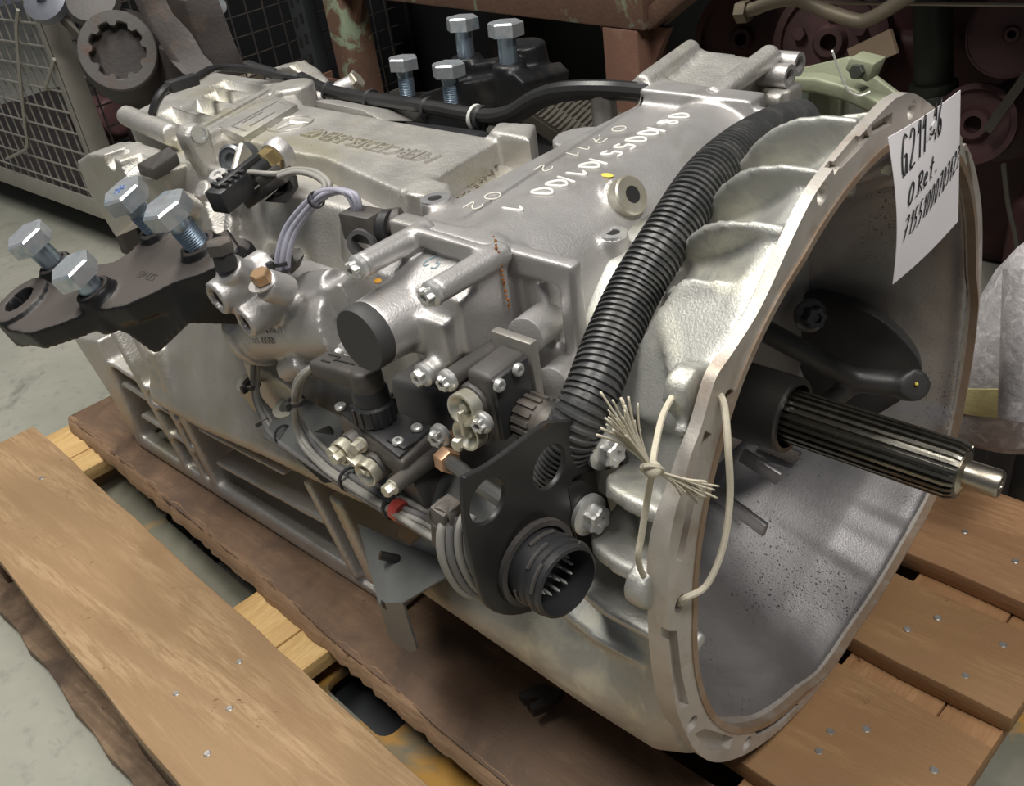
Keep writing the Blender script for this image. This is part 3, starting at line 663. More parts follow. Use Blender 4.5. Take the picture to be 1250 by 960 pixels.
def rib(deg, prof, th=.0075):
    t = math.radians(deg); d = V((0, math.cos(t), math.sin(t))); e = V((0, -d.z, d.y)) * th
    mb.prism([V((x, 0, 0)) + d * r - e * .5 for x, r in prof], e)
RP = lambda r0, xr: [(-.008, r0), (-.034, r0 - .001), (-.052, r0 - .005), (-.068, r0 - .013), (-.083, r0 - .026), (-.097, r0 - .045), (-.112, r0 - .068), (xr, r0 - .085), (xr, .145), (-.008, .20)]
for dg, r0, xr in ((58, .242, -.13), (75, .242, -.13), (92, .254, -.125), (104, .245, -.13), (115.5, .239, -.135), (126, .228, -.145)):
    rib(dg, RP(r0, xr))
# the wide near lobe and the pocket ribs below it
t0 = math.radians(150)
lobe = [(-0.0101, -0.13, 0.1917), (-0.0657, -0.13, 0.1824), (-0.0754, -0.145, 0.162), (-0.0863, -0.16, 0.1323), (-0.094, -0.175, 0.1088), (-0.084, -0.18, 0.102), (-0.0469, -0.19, 0.1087), (-0.003, -0.21, 0.1288), (-.016, -.215, .13)]
mb.prism([V(q) for q in lobe], V((0, .034, -.026)))
for dg, xe in ((162, -.072), (174, -.082), (186, -.10), (198, -.14)): rib(dg, [(-.012, .243), (xe * .6, .243), (xe * .85, .238), (xe, .225), (xe - .01, .15), (-.012, .20)], .0115)
for dg, x, r in ((104, -.132, .175), (115, -.138, .165), (92, -.13, .18)):
    t = math.radians(dg); c0 = V((x, r * math.cos(t), r * math.sin(t))); mb.cyl(c0 - V((.008, 0, 0)), c0 + V((.02, 0, 0)), .011)
for q in ((-0.016, -0.1927, 0.1471), (-0.016, -0.2434, 0.0298)): mb.cyl(V(q) - V((.012, 0, 0)), V(q) + V((.004, 0, 0)), .0165)
bell = build('bell_housing', mb, ALU_BELL, gb, remesh=.0033, smooth=4)
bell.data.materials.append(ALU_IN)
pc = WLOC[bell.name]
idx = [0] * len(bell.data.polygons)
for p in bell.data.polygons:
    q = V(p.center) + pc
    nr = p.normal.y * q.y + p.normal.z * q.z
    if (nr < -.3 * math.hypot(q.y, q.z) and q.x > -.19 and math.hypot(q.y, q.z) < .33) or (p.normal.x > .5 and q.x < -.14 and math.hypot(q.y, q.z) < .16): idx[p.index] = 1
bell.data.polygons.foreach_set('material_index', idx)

# machined mounting flange: irregular outline, bolt holes and milled recesses
inner_r = [(-180, .220), (-163, .229), (-149, .237), (-135, .243), (-120, .248), (-90, .251), (-60, .250), (-42, .262), (-14, .247), (17, .232), (45, .228), (60, .226), (87, .224), (95, .221), (116, .213), (138, .219), (163, .219), (180, .220)]
def rin(a):
    for (a0, r0), (a1, r1) in zip(inner_r, inner_r[1:]):
        if a0 <= a <= a1: return r0 + (r1 - r0) * (a - a0) / (a1 - a0)
    return .22
mb = MB(); k = len(oc); vs = []
for q in oc:
    a = math.atan2(q.z, q.y); r = min(rin(math.degrees(a)), math.hypot(q.y, q.z) - .012); rw = rightness(math.degrees(a)); r += (math.hypot(q.y, q.z) - .006 - r) * rw; ro = 1
    i0 = V((0, r * math.cos(a), r * math.sin(a))); o0 = V((0, q.y, q.z)); dg_ = math.degrees(a) % 360; th_ = V((-(.008 + .008 * smoothstep(146, 172, dg_) - .006 * smoothstep(330, 360, dg_)), 0, 0))
    vs += [o0 + th_, o0, i0, i0 + th_]
mb.add(vs, [(i * 4 + s, ((i + 1) % k) * 4 + s, ((i + 1) % k) * 4 + (s + 1) % 4, i * 4 + (s + 1) % 4) for i in range(k) for s in range(4)])
c = MB()
holes = [(0, 0.0525, 0.2406), (0, -0.0722, 0.2276), (0, -0.18, 0.1395), (0, -0.237, 0.018), (0, -0.23, -0.107), (0, -0.1553, -0.2103), (0, 0.1639, 0.1849), (0, 0.249, -0.1176), (0, 0.1101, -0.2354)]
for q in holes: c.cyl(V(q) + V((.01, 0, 0)), V(q) - V((.03, 0, 0)), .0068, n=16)
def arc_slot(a0, a1, r0, r1, depth=.009, steps=10):
    A = [math.radians(a0 + (a1 - a0) * i / steps) for i in range(steps + 1)]
    rr = r0 if callable(r0) else (lambda a: r0); ro = r1 if callable(r1) else (lambda a: r1)
    poly = [V((.004, ro(a) * math.cos(a), ro(a) * math.sin(a))) for a in A] + [V((.004, rr(a) * math.cos(a), rr(a) * math.sin(a))) for a in A[::-1]]
    c.prism(poly, (-.004 - depth, 0, 0))
ri_ = lambda a: rin(math.degrees(math.atan2(math.sin(a), math.cos(a)))) + .0075
ro_ = lambda a: outr(a) - .006
for dp, q in ((-.006, [(0.004, -0.0089, 0.2502), (0.004, 0.0213, 0.2486), (0.004, 0.0218, 0.2403), (0.004, -0.0088, 0.2433)]),
        (-.003, [(0.004, -0.0167, 0.2491), (0.004, -0.0111, 0.243), (0.004, -0.0209, 0.24), (0.004, -0.0492, 0.2356), (0.004, -0.0554, 0.2414), (0.004, -0.0398, 0.2464)]),
        (-.006, [(0.004, -0.0607, 0.2418), (0.004, -0.0545, 0.2427), (0.004, -0.0505, 0.2371), (0.004, -0.0577, 0.2345)]),
        (-.005, [(0.004, -0.2053, 0.1327), (0.004, -0.1984, 0.1255), (0.004, -0.2133, 0.1005), (0.004, -0.2251, 0.0706), (0.004, -0.2332, 0.0501), (0.004, -0.2399, 0.0568), (0.004, -0.2299, 0.0806), (0.004, -0.22, 0.1081)]),
        (-.006, [(0.004, -0.2518, 0.0064), (0.004, -0.2423, -0.0021), (0.004, -0.2399, -0.0447), (0.004, -0.233, -0.0833), (0.004, -0.2427, -0.0784), (0.004, -0.2494, -0.0427)]),
        (-.007, [(0.004, -0.2273, -0.1211), (0.004, -0.2148, -0.1281), (0.004, -0.1757, -0.1808), (0.004, -0.1817, -0.1883), (0.004, -0.2112, -0.1576)]),
        (-.006, [(0.004, -0.139, -0.2196), (0.004, -0.1002, -0.2438), (0.004, -0.0681, -0.2519), (0.004, -0.0763, -0.2392), (0.004, -0.1052, -0.2267), (0.004, -0.1432, -0.2067)]),
        (-.006, [(0.004, 0.1652, 0.1739), (0.004, 0.1732, 0.1698), (0.004, 0.1989, 0.1303), (0.004, 0.1903, 0.1349)])):
    c.prism(q, (-.004 + dp, 0, 0))
fl = build('mounting_flange', mb, MACH, bell, bevel=.0012, seg=1, cut=c, angle=30, selfcut=True)
# raised inner lip of the flange
mb = MB(); vs = []
for q in oc:
    a = math.atan2(q.z, q.y); rw = rightness(math.degrees(a)); r = min(rin(math.degrees(a)), math.hypot(q.y, q.z) - .012); r += (math.hypot(q.y, q.z) - .006 - r) * rw
    wl = .0042 * (1 - rw) + .0008
    for x, rr in ((-.006, r - .0003), (.0012, r - .0003), (.0012, r + wl), (-.006, r + wl)): vs.append((x, rr * math.cos(a), rr * math.sin(a)))
mb.add(vs, [(i * 4 + s, ((i + 1) % k) * 4 + s, ((i + 1) % k) * 4 + (s + 1) % 4, i * 4 + (s + 1) % 4) for i in range(k) for s in range(4)])
build('flange_lip', mb, LIPBROWN, bell)

# inside: input shaft with splines, guide sleeve, clutch fork and dark window patch
sh = None
mb = MB(); prof = []
NS = 24; vs = []; ringn = NS * 4
def spl_ring(x, ra, rb):
    out = []
    for i in range(NS):
        for f, r in ((.02, rb), (.46, rb), (.54, ra), (.96, ra)):
            t = 2 * PI * (i + f) / NS; out.append(V((x, r * math.cos(t), r * math.sin(t))))
    return out
mb.loft([spl_ring(-.10, .0225, .0192), spl_ring(.078, .0225, .0192), spl_ring(.084, .0205, .0185)])
sh = build('input_shaft', mb, SHAFT, gb, angle=25)
build('shaft_pilot', MB().lathe([(.0165, .080), (.0165, .0845), (.0105, .0865), (.0105, .108), (.0092, .1105), (.003, .1105), (.002, .107)], (0, 0, 0), (1, 0, 0), 32), SHAFT_T, sh)
build('guide_sleeve', MB().lathe([(.0325, -.19), (.0325, -.052), (.031, -.050), (.027, -.050), (.0265, -.10), (.001, -.10)], (0, 0, 0), (1, 0, 0), 40), SLEEVE, bell)
build('sleeve_collar', MB().lathe([(.060, -.185), (.060, -.165), (.05, -.158), (.034, -.156)], (0, 0, 0), (1, 0, 0), 36), SLEEVE, bell)
mb = MB()
fk = V((-0.0108, 0.14, -0.035))
a1, a2 = V((-0.1342, 0.06, 0.0394)), V((-0.1011, 0.07, -0.076)); j = V((-0.0525, 0.12, -0.0324))
mb.tube(spline([fk, (fk + j) / 2, j], 6), [.012] * 13, 12)
fd_ = V((.62, -.58, .5)).normalized(); mb.cyl(fk - fd_ * .012, fk + fd_ * .010, .0155, .0145)
mb.tube(spline([j, V((-0.0886, 0.095, -0.0024)), a1], 6), .0105, 12); mb.tube(spline([j, V((-0.0765, 0.1, -0.0617)), a2], 6), .010, 12)
cf = build('clutch_fork', mb, FORK, bell, remesh=.003, smooth=4)
build('yellow_dot', MB().sphere(fk + fd_ * .0112 + V((0, 0, .001)), .0017, 6), YELLOWMARK, cf)
mb = MB(); pts = [(-0.1794, 0.175, -0.0111), (-0.1311, 0.175, 0.0068), (-0.0696, 0.175, 0.0053), (-0.0273, 0.175, -0.0201), (-0.0143, 0.175, -0.0515), (-0.0415, 0.175, -0.0936), (-0.1102, 0.175, -0.1603), (-0.1769, 0.175, -0.1755), (-0.2025, 0.175, -0.0985)]
mb.prism(spline(pts, 5, True), (-.01, .02, 0))
build('dark_window_patch', mb, FORK, bell, bevel=.003)  # dark plate laid on the wall for the shaded fork opening
q = V((-0.1153, 0.15, 0.0026)); inst('flange_screw', 'fs_in', lambda: flange_screw(.010, .016, .018), surf('dark_bolt', (.12, .12, .125), .35, .8), q, (.75, -.6, .3), bell)
for a, b in (((-0.13, 0.0535, -0.1059), (-0.09, 0.055, -0.1194)), ((-0.13, 0.0029, -0.1162), (-0.07, -0.0053, -0.1289)), ((-0.14, 0.1095, -0.1307), (-0.11, 0.1306, -0.1528))):
    build('inner_rib', MB().bar(a, b, .006, .016), ALU_IN, bell, bevel=.002)

# ------------------------------------------------------------------ near mounting bracket (black casting) and its four loose bolts
BN = V((-.08, -.36, .93)).normalized()
def big_bolt(pos, axis, parent, L=.055, thread=True, spin=.2, sink=.012):
    a = V(axis).normalized(); p = V(pos)
    b = inst('hex_bolt', 'bolt_head', lambda: hex_head(.0395, .017), ZINC, p + a * L, a, parent, spin)
    def shank():
        m = MB(); prof = [(.0105, 0)]
        if thread:
            z = .0
            while z < L + sink - .012: prof += [(.0118, z + .0012), (.0105, z + .0024)]; z += .0024
            prof += [(.0108, L + sink - .010), (.0118, L + sink - .006), (.0118, L + sink)]
        else: prof = [(.0118, 0), (.0118, L + sink)]
        return m.lathe(prof, (0, 0, 0), (0, 0, 1), 24)
    inst('bolt_shank', 'shank%s%.4f' % (thread, L), shank, ZINCBLUE, p - a * sink, a, parent)
    return b
mb = MB()
TOP = [(-0.5002, -0.1911, 0.1388), (-0.4988, -0.2126, 0.1305), (-0.5199, -0.23, 0.122), (-0.5461, -0.2447, 0.1141), (-0.556, -0.2564, 0.1087), (-0.5832, -0.2797, 0.0973), (-0.6241, -0.2941, 0.0882), (-0.6558, -0.3171, 0.0766), (-0.6913, -0.3373, 0.0657), (-0.7441, -0.3428, 0.0591), (-0.7954, -0.334, 0.058), (-0.8102, -0.3166, 0.0635), (-0.7951, -0.2975, 0.0722), (-0.762, -0.2833, 0.0805), (-0.7648, -0.2666, 0.0868), (-0.7186, -0.2541, 0.0956), (-0.672, -0.2374, 0.1061), (-0.6624, -0.2214, 0.1131), (-0.6644, -0.1983, 0.1218), (-0.6239, -0.1859, 0.1301), (-0.5699, -0.1849, 0.1352), (-0.5304, -0.1834, 0.1391)]
TOP = [V(p) for p in TOP]
mb.prism(TOP, -BN * .024)
hole = V((-0.7586, -0.3108, 0.0702))
mb.cyl(hole - BN * .03, hole + BN * .006, .037, .033)
B1, B2 = V((-0.7521, -0.2644, 0.0887)), V((-0.6349, -0.2778, 0.0936))
B3, B4 = V((-0.6446, -0.1955, 0.1246)), V((-0.5502, -0.2029, 0.1299))
for b in (B1, B2): mb.cyl(b - BN * .03, b + BN * .012, .025, .0185)
for b in (B3, B4): mb.cyl(b - BN * .03, b + BN * .008, .0195)
# deep front web down to the case and the raised collar by the sensor
web = [(-0.6241, -0.2941, 0.0882), (-0.5461, -0.2447, 0.1141), (-0.5396, -0.246, 0.0733), (-0.5977, -0.262, 0.0297)]
wv = [V(p) for p in web]
mb.loft([wv, [p + V((-.03, .06, .0)) for p in wv]])
mb.loft([[TOP[3], TOP[0], TOP[0] + V((0, .03, -.10)), wv[2]], [p + V((-.05, .02, 0)) for p in (TOP[3], TOP[0], TOP[0] + V((0, .03, -.10)), wv[2])]])
mb.cyl(V((-0.5639, -0.17, 0.097)) - BN * .03, V((-0.5557, -0.17, 0.1129)), .024, .020)
c = MB().cyl(hole - BN * .06, hole + BN * .05, .0165)
for b in (B1, B2, B3, B4): c.cyl(b - BN * .0, b + BN * .05, .0125, n=20)
mbk = build('mount_bracket', mb, dusty('dusty_black_casting', (.012, .012, .013), (.085, .074, .068), BN), gb, remesh=.0028, smooth=5, cut=c)
for b, th, L_ in ((B1, False, .036), (B2, False, .026), (B3, True, .040), (B4, True, .040)): big_bolt(b, BN, mbk, L_, th, .2 + b.x * 9)
t_ = B3 + BN * (.040 + .0172); bx_ = BN.cross(V((0, 1, 0))).normalized(); by_ = BN.cross(bx_); mb = MB()
for k in range(3):
    t = k * PI / 3 + .3; d_ = (bx_ * math.cos(t) + by_ * math.sin(t)) * .0065; mb.tube([t_ - d_, t_ + d_], .0008, 5)
build('blue_mark', mb, surf('blue_mark_paint', (.10, .16, .36), .6, 0, .1, 200, 0), mbk)['kind'] = 'stuff'
cw = text_mesh('5ZN45', .012, .0012, Matrix.Identity(3), (0, 0, 0))
bx = (V((-0.5792, -0.2375, 0.114)) - V((-0.6355, -0.2378, 0.109))).normalized(); by = BN.cross(bx)
o0 = V((-0.5754, -0.2399, 0.1134))
cw.v = [tuple(o0 - bx * v[0] - by * v[1] + BN * v[2]) for v in cw.v]
build('cast_mark', cw, BLACKDUST, mbk, angle=30)

# far mounting bracket
mb = MB(); q = [(-0.8005, 0.3, 0.0929), (-0.7581, 0.3, 0.113), (-0.7062, 0.3, 0.1286), (-0.6432, 0.3, 0.1403), (-0.5842, 0.3, 0.1533), (-0.5695, 0.3, 0.1424), (-0.5765, 0.3, 0.1151), (-0.6508, 0.3, 0.0859), (-0.7425, 0.3, 0.0757), (-0.8724, 0.3, 0.0785), (-0.8656, 0.3, 0.0888)]
mb.prism([V(p) + V((0, -.02, 0)) for p in q], (0, .09, -.01))
F1, F2, F3, F4 = V((-0.727, 0.34, 0.1487)), V((-0.6095, 0.3, 0.1595)), V((-0.8407, 0.32, 0.0888)), V((-0.7033, 0.28, 0.102))
for b, r in ((F1, .021), (F2, .0215), (F3, .021), (F4, .021)): mb.cyl(b - V((0, 0, .06)), b, r * 1.05, r)
k_ = V((-0.6311, 0.35, 0.163)); mb.cyl(k_ - V((0, 0, .045)), k_ + V((0, 0, .006)), .036, .031)
mb.bar(F1 - V((0, 0, .03)), k_ - V((0, 0, .03)), .03, .04)
mb.span((-.62, .12, .02), (-.45, .30, .06))
fbk = build('mount_bracket', mb, BLACKPAINT, gb, remesh=.003, smooth=5)
for b, th, L_ in ((F1, False, .034), (F2, False, .032), (F3, True, .038), (F4, True, .038)): big_bolt(b, (0, .06, 1), fbk, L_, th, .15 + b.x)

# black cable channel and loom along the far side of the top cover
chn = build('cable_channel', MB().prism([(-0.7868, 0.16, 0.1194), (-0.5277, 0.16, 0.1267), (-0.508, 0.13, 0.1333), (-0.5583, 0.13, 0.1251), (-0.7126, 0.13, 0.1245)], (0, .02, -.012)).bar((-0.8107, 0.17, 0.1258), (-0.5351, 0.17, 0.1244), .004, .03), PLASTIC, gb)
lm = [(-0.8896, 0.18, 0.1508), (-0.8217, 0.17, 0.1432), (-0.7382, 0.17, 0.1405), (-0.6307, 0.17, 0.1412), (-0.5411, 0.17, 0.14), (-0.4948, 0.17, 0.1479), (-0.4488, 0.17, 0.1707), (-0.4074, 0.17, 0.1824), (-0.3561, 0.18, 0.1849), (-0.3254, 0.2, 0.1786)]
build('cable_conduit', MB().tube(spline(lm, 6), .0085, 10), BLKCABLE, gb)
lm2 = [V(p) + V((0, .012, -.008)) for p in lm]
build('cable_conduit', MB().tube(spline(lm2, 6), .0075, 10), BLKCABLE, gb)
for q in lm[1:5]: build('cable_tie', MB().ring(V(q) + V((-.003, .004, -.004)), (1, 0, -.1), .0145, .012, .005, 16), PLASTIC, gb)
build('cable_tie', MB().ring(V(lm[4]) + V((-.012, .004, -.004)), (1, 0, -.1), .0148, .012, .004, 16), surf('white_tie', (.6, .6, .57), .5), gb)
rc = [(-0.9001, -0.04, 0.1677), (-0.8952, -0.03, 0.1835), (-0.8952, -0.01, 0.1937), (-0.9069, 0.03, 0.1892), (-0.9513, 0.09, 0.1834), (-0.941, 0.13, 0.173), (-0.9127, 0.16, 0.158), (-0.8828, 0.18, 0.1492)]
build('rear_cable', MB().tube(spline(rc, 6), .0055, 8), BLKCABLE, gb)
build('connector_boot', MB().bar((-0.8979, -0.01, 0.1924), (-0.8954, 0.03, 0.1922), .016, .014).bar((-0.9884, 0.16, 0.1655), (-0.9373, 0.17, 0.1554), .014, .012), PLASTIC, gb, bevel=.002)
# bolts and bits beyond the cover
build('hose_fitting', MB().cyl((-0.8417, 0.16, 0.1279), (-0.8026, 0.2, 0.1438), .013), ALU_SMOOTH, gb)
inst('hex_nut', 'hexnut', lambda: hex_head(.024, .016), YZINC, (-0.8105, 0.2, 0.1409), (.5, .4, .45), gb)
mb = MB(); mb.prism([(-1.0179, 0.2, 0.1283), (-0.9916, 0.2, 0.1495), (-0.9439, 0.2, 0.1578), (-0.9139, 0.2, 0.1465), (-0.8881, 0.2, 0.126), (-0.9892, 0.2, 0.1093)], (0, .03, 0))
build('lifting_lug', mb, ALU, gb, remesh=.003, smooth=4, cut=MB().cyl(V((-0.9233, 0.2, 0.1423)) - V((0, .05, 0)), V((-0.9233, 0.2, 0.1423)) + V((0, .05, 0)), .006))
build('side_cover', MB().prism([(-0.799, 0.12, 0.1497), (-0.6932, 0.12, 0.1471), (-0.654, 0.12, 0.1364), (-0.7807, 0.12, 0.1304)], (0, .06, -.02)), ALU, gb, bevel=.006)

# ------------------------------------------------------------------ pressure sensors, their plugs and loose cables on the top flank
s0, s1 = V((-0.568, -0.09, 0.1772)), V((-0.5561, -0.15, 0.1675))
sd = (s1 - s0).normalized()
build('sensor_boss', MB().lathe([(.0165, -.012), (.0165, -.002), (.0145, .002), (.011, .002)], s0, sd, 28), ALU_SMOOTH, gb)
inst('brass_sensor', 'brass', lambda: hex_head(.022, .016), BRASS, s0 + sd * .001, sd, gb)
plug = build('sensor_plug', MB().cyl(s0 + sd * .016, s0 + sd * .05, .0105).box(s0 + sd * .066, (.04, .022, .022), along(sd) @ Matrix.Rotation(PI / 2, 3, 'Y')).bar(s0 + sd * .02 + V((.0, 0, .012)), s0 + sd * .08 + V((0, 0, .012)), .008, .006), PLASTIC, gb, bevel=.0015)
mb = MB()
for i in range(4): mb.bar(s0 + sd * (.05 + i * .008) + V((0, 0, .0125)), s0 + sd * (.054 + i * .008) + V((0, 0, .0125)), .02, .004)
build('plug_ridges', mb, PLASTIC, plug)
build('plug_holder', MB().bar((-0.5855, -0.12, 0.14), (-0.5348, -0.1, 0.1689), .022, .012).bar((-0.538, -0.13, 0.1711), (-0.5174, -0.12, 0.1828), .012, .01), PLASTIC2, gb, bevel=.002)
build('holder_bracket', MB().prism([(-0.5595, -0.12, 0.1436), (-0.527, -0.1, 0.1684), (-0.5295, -0.1, 0.1564), (-0.5262, -0.12, 0.1478)], (.0, .004, -.002)), BLKSTEEL, gb)
s2 = V((-0.6346, -0.1, 0.1687)); d2 = V((.35, -.8, .25)).normalized()
build('sealing_plug', MB().lathe([(.0155, -.03), (.0155, 0), (.0125, .002), (.0125, .0005), (.007, .0005), (.007, -.004), (.0004, -.004)], s2, d2, 28), surf('dark_plug', (.22, .23, .24), .35, .7), gb)
build('cover_rib', MB().bar((-0.6163, -0.09, 0.1808), (-0.6016, -0.12, 0.1573), .008, .02), ALU, gb, bevel=.003)
g3 = V((-0.6325, -0.12, 0.1586)); build('steel_pin', MB().lathe([(.012, -.03), (.012, 0), (.009, .003), (.004, .003), (.003, .001), (.0003, .001)], g3, (.1, -.3, .95), 24), ALU_SMOOTH, gb)
build('black_channel', MB().prism([(-0.8125, -0.12, 0.1454), (-0.7601, -0.1, 0.1669), (-0.7256, -0.11, 0.1675), (-0.7544, -0.13, 0.1509)], (0, 0, -.014)), PLASTIC2, gb, bevel=.002)
def cable(pts, r, m=CABLE, n=8, par=gb, name='cable', k=8):
    return build(name, MB().tube(spline(pts, k), r, n), m, par, angle=180)
def tie(p, d, r, par=gb):
    d = V(d).normalized(); x, y, _ = frame(d)
    return build('cable_tie', MB().ring(V(p) - d * .0018, d, r + .0013, r, .0036, 16).box(V(p) + x * (r + .003), (.0055, .0055, .007), along(d)), PLASTIC, par)
cable([(-0.5766, -0.14, 0.1704), (-0.56, -0.13, 0.1768), (-0.5238, -0.13, 0.1815), (-0.5123, -0.12, 0.1796)], .0026)
cable([(-0.5114, -0.125, 0.1808), (-0.49, -0.12, 0.1869), (-0.4583, -0.12, 0.1894), (-0.4344, -0.125, 0.1858), (-0.4312, -0.13, 0.1806), (-0.4425, -0.13, 0.1726)], .0028)
cable([(-0.5043, -0.13, 0.1813), (-0.4804, -0.125, 0.1878), (-0.4558, -0.125, 0.1885), (-0.4338, -0.13, 0.1863), (-0.4309, -0.135, 0.1803)], .0028)
for i, dx_ in enumerate((-4, -1, 2, 5)):
    o = V((.0045 * (i - 1.5), .002 * (i % 2), 0))
    cable([V(p) + o * s for p, s in (((-0.466, -0.18, 0.1045), 1), ((-0.4579, -0.175, 0.1328), 1), ((-0.4479, -0.165, 0.156), 1), ((-0.4183, -0.155, 0.1826), .9), ((-0.3985, -0.15, 0.1921), .9), ((-0.3737, -0.15, 0.1948), .8), ((-0.3672, -0.15, 0.186), .5), ((-0.372, -0.15, 0.175), .3))], .0026, CABLE_B)
tie((-0.4143, -0.155, 0.184), (.7, 0, .5), .0062); tie((-0.4624, -0.175, 0.1253), (0, 0, 1), .0095); tie((-0.4626, -0.178, 0.1185), (0, 0, 1), .0095)
build('cable_clip', MB().prism([(-0.5233, -0.165, 0.0969), (-0.4974, -0.165, 0.1182), (-0.4694, -0.16, 0.1213), (-0.4554, -0.165, 0.1209), (-0.4614, -0.17, 0.1085), (-0.5006, -0.17, 0.0958)], (0, .012, .004)), PLASTIC2, gb, bevel=.002)
# square plug on the shelf sensor
k0 = V((-0.3547, -0.15, 0.1666))
build('square_plug', MB().box(V((-0.3611, -0.15, 0.1698)), (.034, .022, .024), Matrix.Rotation(.1, 3, 'Z')).cyl(V((-0.3539, -0.145, 0.1676)), V((-0.3354, -0.13, 0.1695)), .012), PLASTIC2, gb, bevel=.0015)
build('plug_collar', MB().ring(V((-0.3472, -0.142, 0.167)), (1, .3, .05), .0145, .010, .010, 20), PLASTIC, gb)
build('sensor_nozzle', MB().ring(V((-0.3556, -0.155, 0.159)), (.4, -.9, .1), .0125, .009, .012, 24), surf('dark_plug', (.2, .2, .21), .35, .6), gb)
build('shelf_post', MB().cyl(V((-0.4165, -0.13, 0.1182)), V((-0.4011, -0.13, 0.1631)), .012), ALU, gb, bevel=.003)

# ------------------------------------------------------------------ selector cylinder
c0, c1 = V((-0.5339, -0.172, 0.0415)), V((-0.4011, -0.16, 0.0722)); ax = (c1 - c0).normalized()
mb = MB(); R_ = .0385
mb.cyl(c0, c1, R_, R_ * .93, n=40); mb.cyl(c0 - ax * .007, c0 + ax * .006, R_ * 1.17, n=40)
mb.box(c0.lerp(c1, .3) + V((0, .02, .03)), (.06, .05, .03)); mb.cyl(c0.lerp(c1, .55) + V((0, .01, .03)), c0.lerp(c1, .95) + V((0, .0, .036)), .016)
mb.bar(c0.lerp(c1, .75) + V((0, 0, .02)), (-0.3885, -0.15, 0.1038), .04, .03)
mb.cyl((-0.4464, -0.19, 0.0325), (-0.4818, -0.19, 0.0102), .013)
p1, p2 = V((-0.4828, -0.238, 0.1101)), V((-0.465, -0.228, 0.0851))
pd1 = V((-.05, -.98, -.12)).normalized()
mb.cyl(p1, p1 - pd1 * .060, .0165, .0185); mb.bar(p1 - pd1 * .04, c0, .028, .028); mb.cyl(p2, p2 - pd1 * .05, .0145, .0175)
mb.cyl(V((-0.4731, -0.222, 0.1373)), p1 - pd1 * .035, .0135, .015)
mb.cyl(V((-0.4389, -0.212, 0.1242)) + V((.004, .02, -.016)), (-0.4389, -0.212, 0.1242), .0145)
sel = build('selector_cylinder', mb, ALU_SMOOTH, gb, remesh=.0026, smooth=3, cut=MB().cyl(p1 + pd1 * .02, p1 - pd1 * .03, .0095).cyl(p2 + pd1 * .02, p2 - pd1 * .03, .0085))
for q, r in ((p1, .0092), (p2, .0082)): build('port_shade_plug', MB().cyl(q - pd1 * .0285, q - pd1 * .004, r), DARKHOLE, sel)  # dark plugs put the shade of both ports into the colour
inst('hex_bolt', 'hexbrass', lambda: hex_head(.0155, .010), surf('bronze_bolt', (.46, .30, .17), .4, .7), (-0.4372, -0.212, 0.1278), (.0, -.25, .97), sel)
build('washer', MB().ring(V((-0.4385, -0.212, 0.1251)), (0, -.25, .97), .0135, .006, .0015), ALU_SMOOTH, sel)
sv = build('vent_cap', MB().cyl(V((-0.4736, -0.222, 0.1364)), V((-0.4749, -0.222, 0.1511)), .0105, .009), PLASTIC, sel)
va = (V((-0.4746, -0.222, 0.1589)) - V((-0.4736, -0.222, 0.1364))).normalized()
inst('hex_head', 'venthex', lambda: hex_head(.021, .011), PLASTIC2, (-0.4749, -0.222, 0.1511), va, sel)
def sel_text(s, a0, size, tx):
    t = text_mesh(s, size, .0014, Matrix.Identity(3), (0, 0, 0))
    x, y = ax.cross(V((0, 0, 1))).normalized(), None; y = x.cross(ax)       # x points to the near side
    if x.y > 0: x = -x
    y = V((0, 0, 1)) - ax * ax.z; y.normalize()
    out = []
    for v in t.v:
        a = a0 + v[1] / R_; rr = R_ * .965 + .0004 + v[2]
        out.append(tuple(c0 + ax * (tx + v[0]) + (x * math.cos(a) + y * math.sin(a)) * rr))
    t.v = out; return t
build('cast_number', sel_text('400ECA R 0CA1', .16, .0105, .016), ALU_SMOOTH, sel, angle=30)
build('cast_number', sel_text('1581 0000', -.14, .0105, .020), ALU_SMOOTH, sel, angle=30)
build('cast_line', sel_text('\u2014\u2014', .02, .0125, .016), ALU_SMOOTH, sel, angle=30)
build('yellow_plate', MB().prism([(-0.6173, -0.175, 0.0269), (-0.6023, -0.165, 0.0309), (-0.5736, -0.175, 0.0165), (-0.574, -0.18, 0.013)], (0, .004, .001)), surf('brown_gasket', (.30, .23, .13), .6, .2, .3), gb)
for q in ((-0.6001, -0.175, -0.0532), (-0.5173, -0.185, -0.05)):
    q = V(q); build('hollow_dowel', MB().ring(q - V((0, -.01, .03)), (0, -.3, .95), .0155, .008, .034, 28), surf('dowel', (.52, .50, .42), .5, .4), gb); build('dowel_bore', MB().cyl(q - V((0, -.01, .03)), q - V((0, -.005, .012)), .0082), DARKHOLE, gb)

# ------------------------------------------------------------------ gear shift actuator (grey) with four long bolt sleeves and a round cap
YV = V((0, -1, 0))
mb = MB(); AY0, AY1 = -.148, -.200
body = [(-0.3045, -0.19, 0.1781), (-0.2961, -0.15, 0.1768), (-0.2146, -0.15, 0.1781), (-0.2102, -0.15, 0.1492), (-0.209, -0.16, 0.1053), (-0.2514, -0.19, 0.0708), (-0.3315, -0.19, 0.0685)]
mb.hexa(((-.325, -.145, .098), (-.205, -.145, .106), (-.205, -.145, .172), (-.325, -.145, .168)), ((-.310, -.190, .100), (-.215, -.190, .108), (-.215, -.188, .152), (-.310, -.188, .154)))
HB = [((-0.2912, -0.212, 0.1751), .0095), ((-0.2123, -0.212, 0.173), .0095), ((-0.2403, -0.212, 0.0974), .0095)]
for q, r in HB:
    q = V(q); mb.cyl(q, V((q.x, -.14, q.z)), r, r * 1.05)
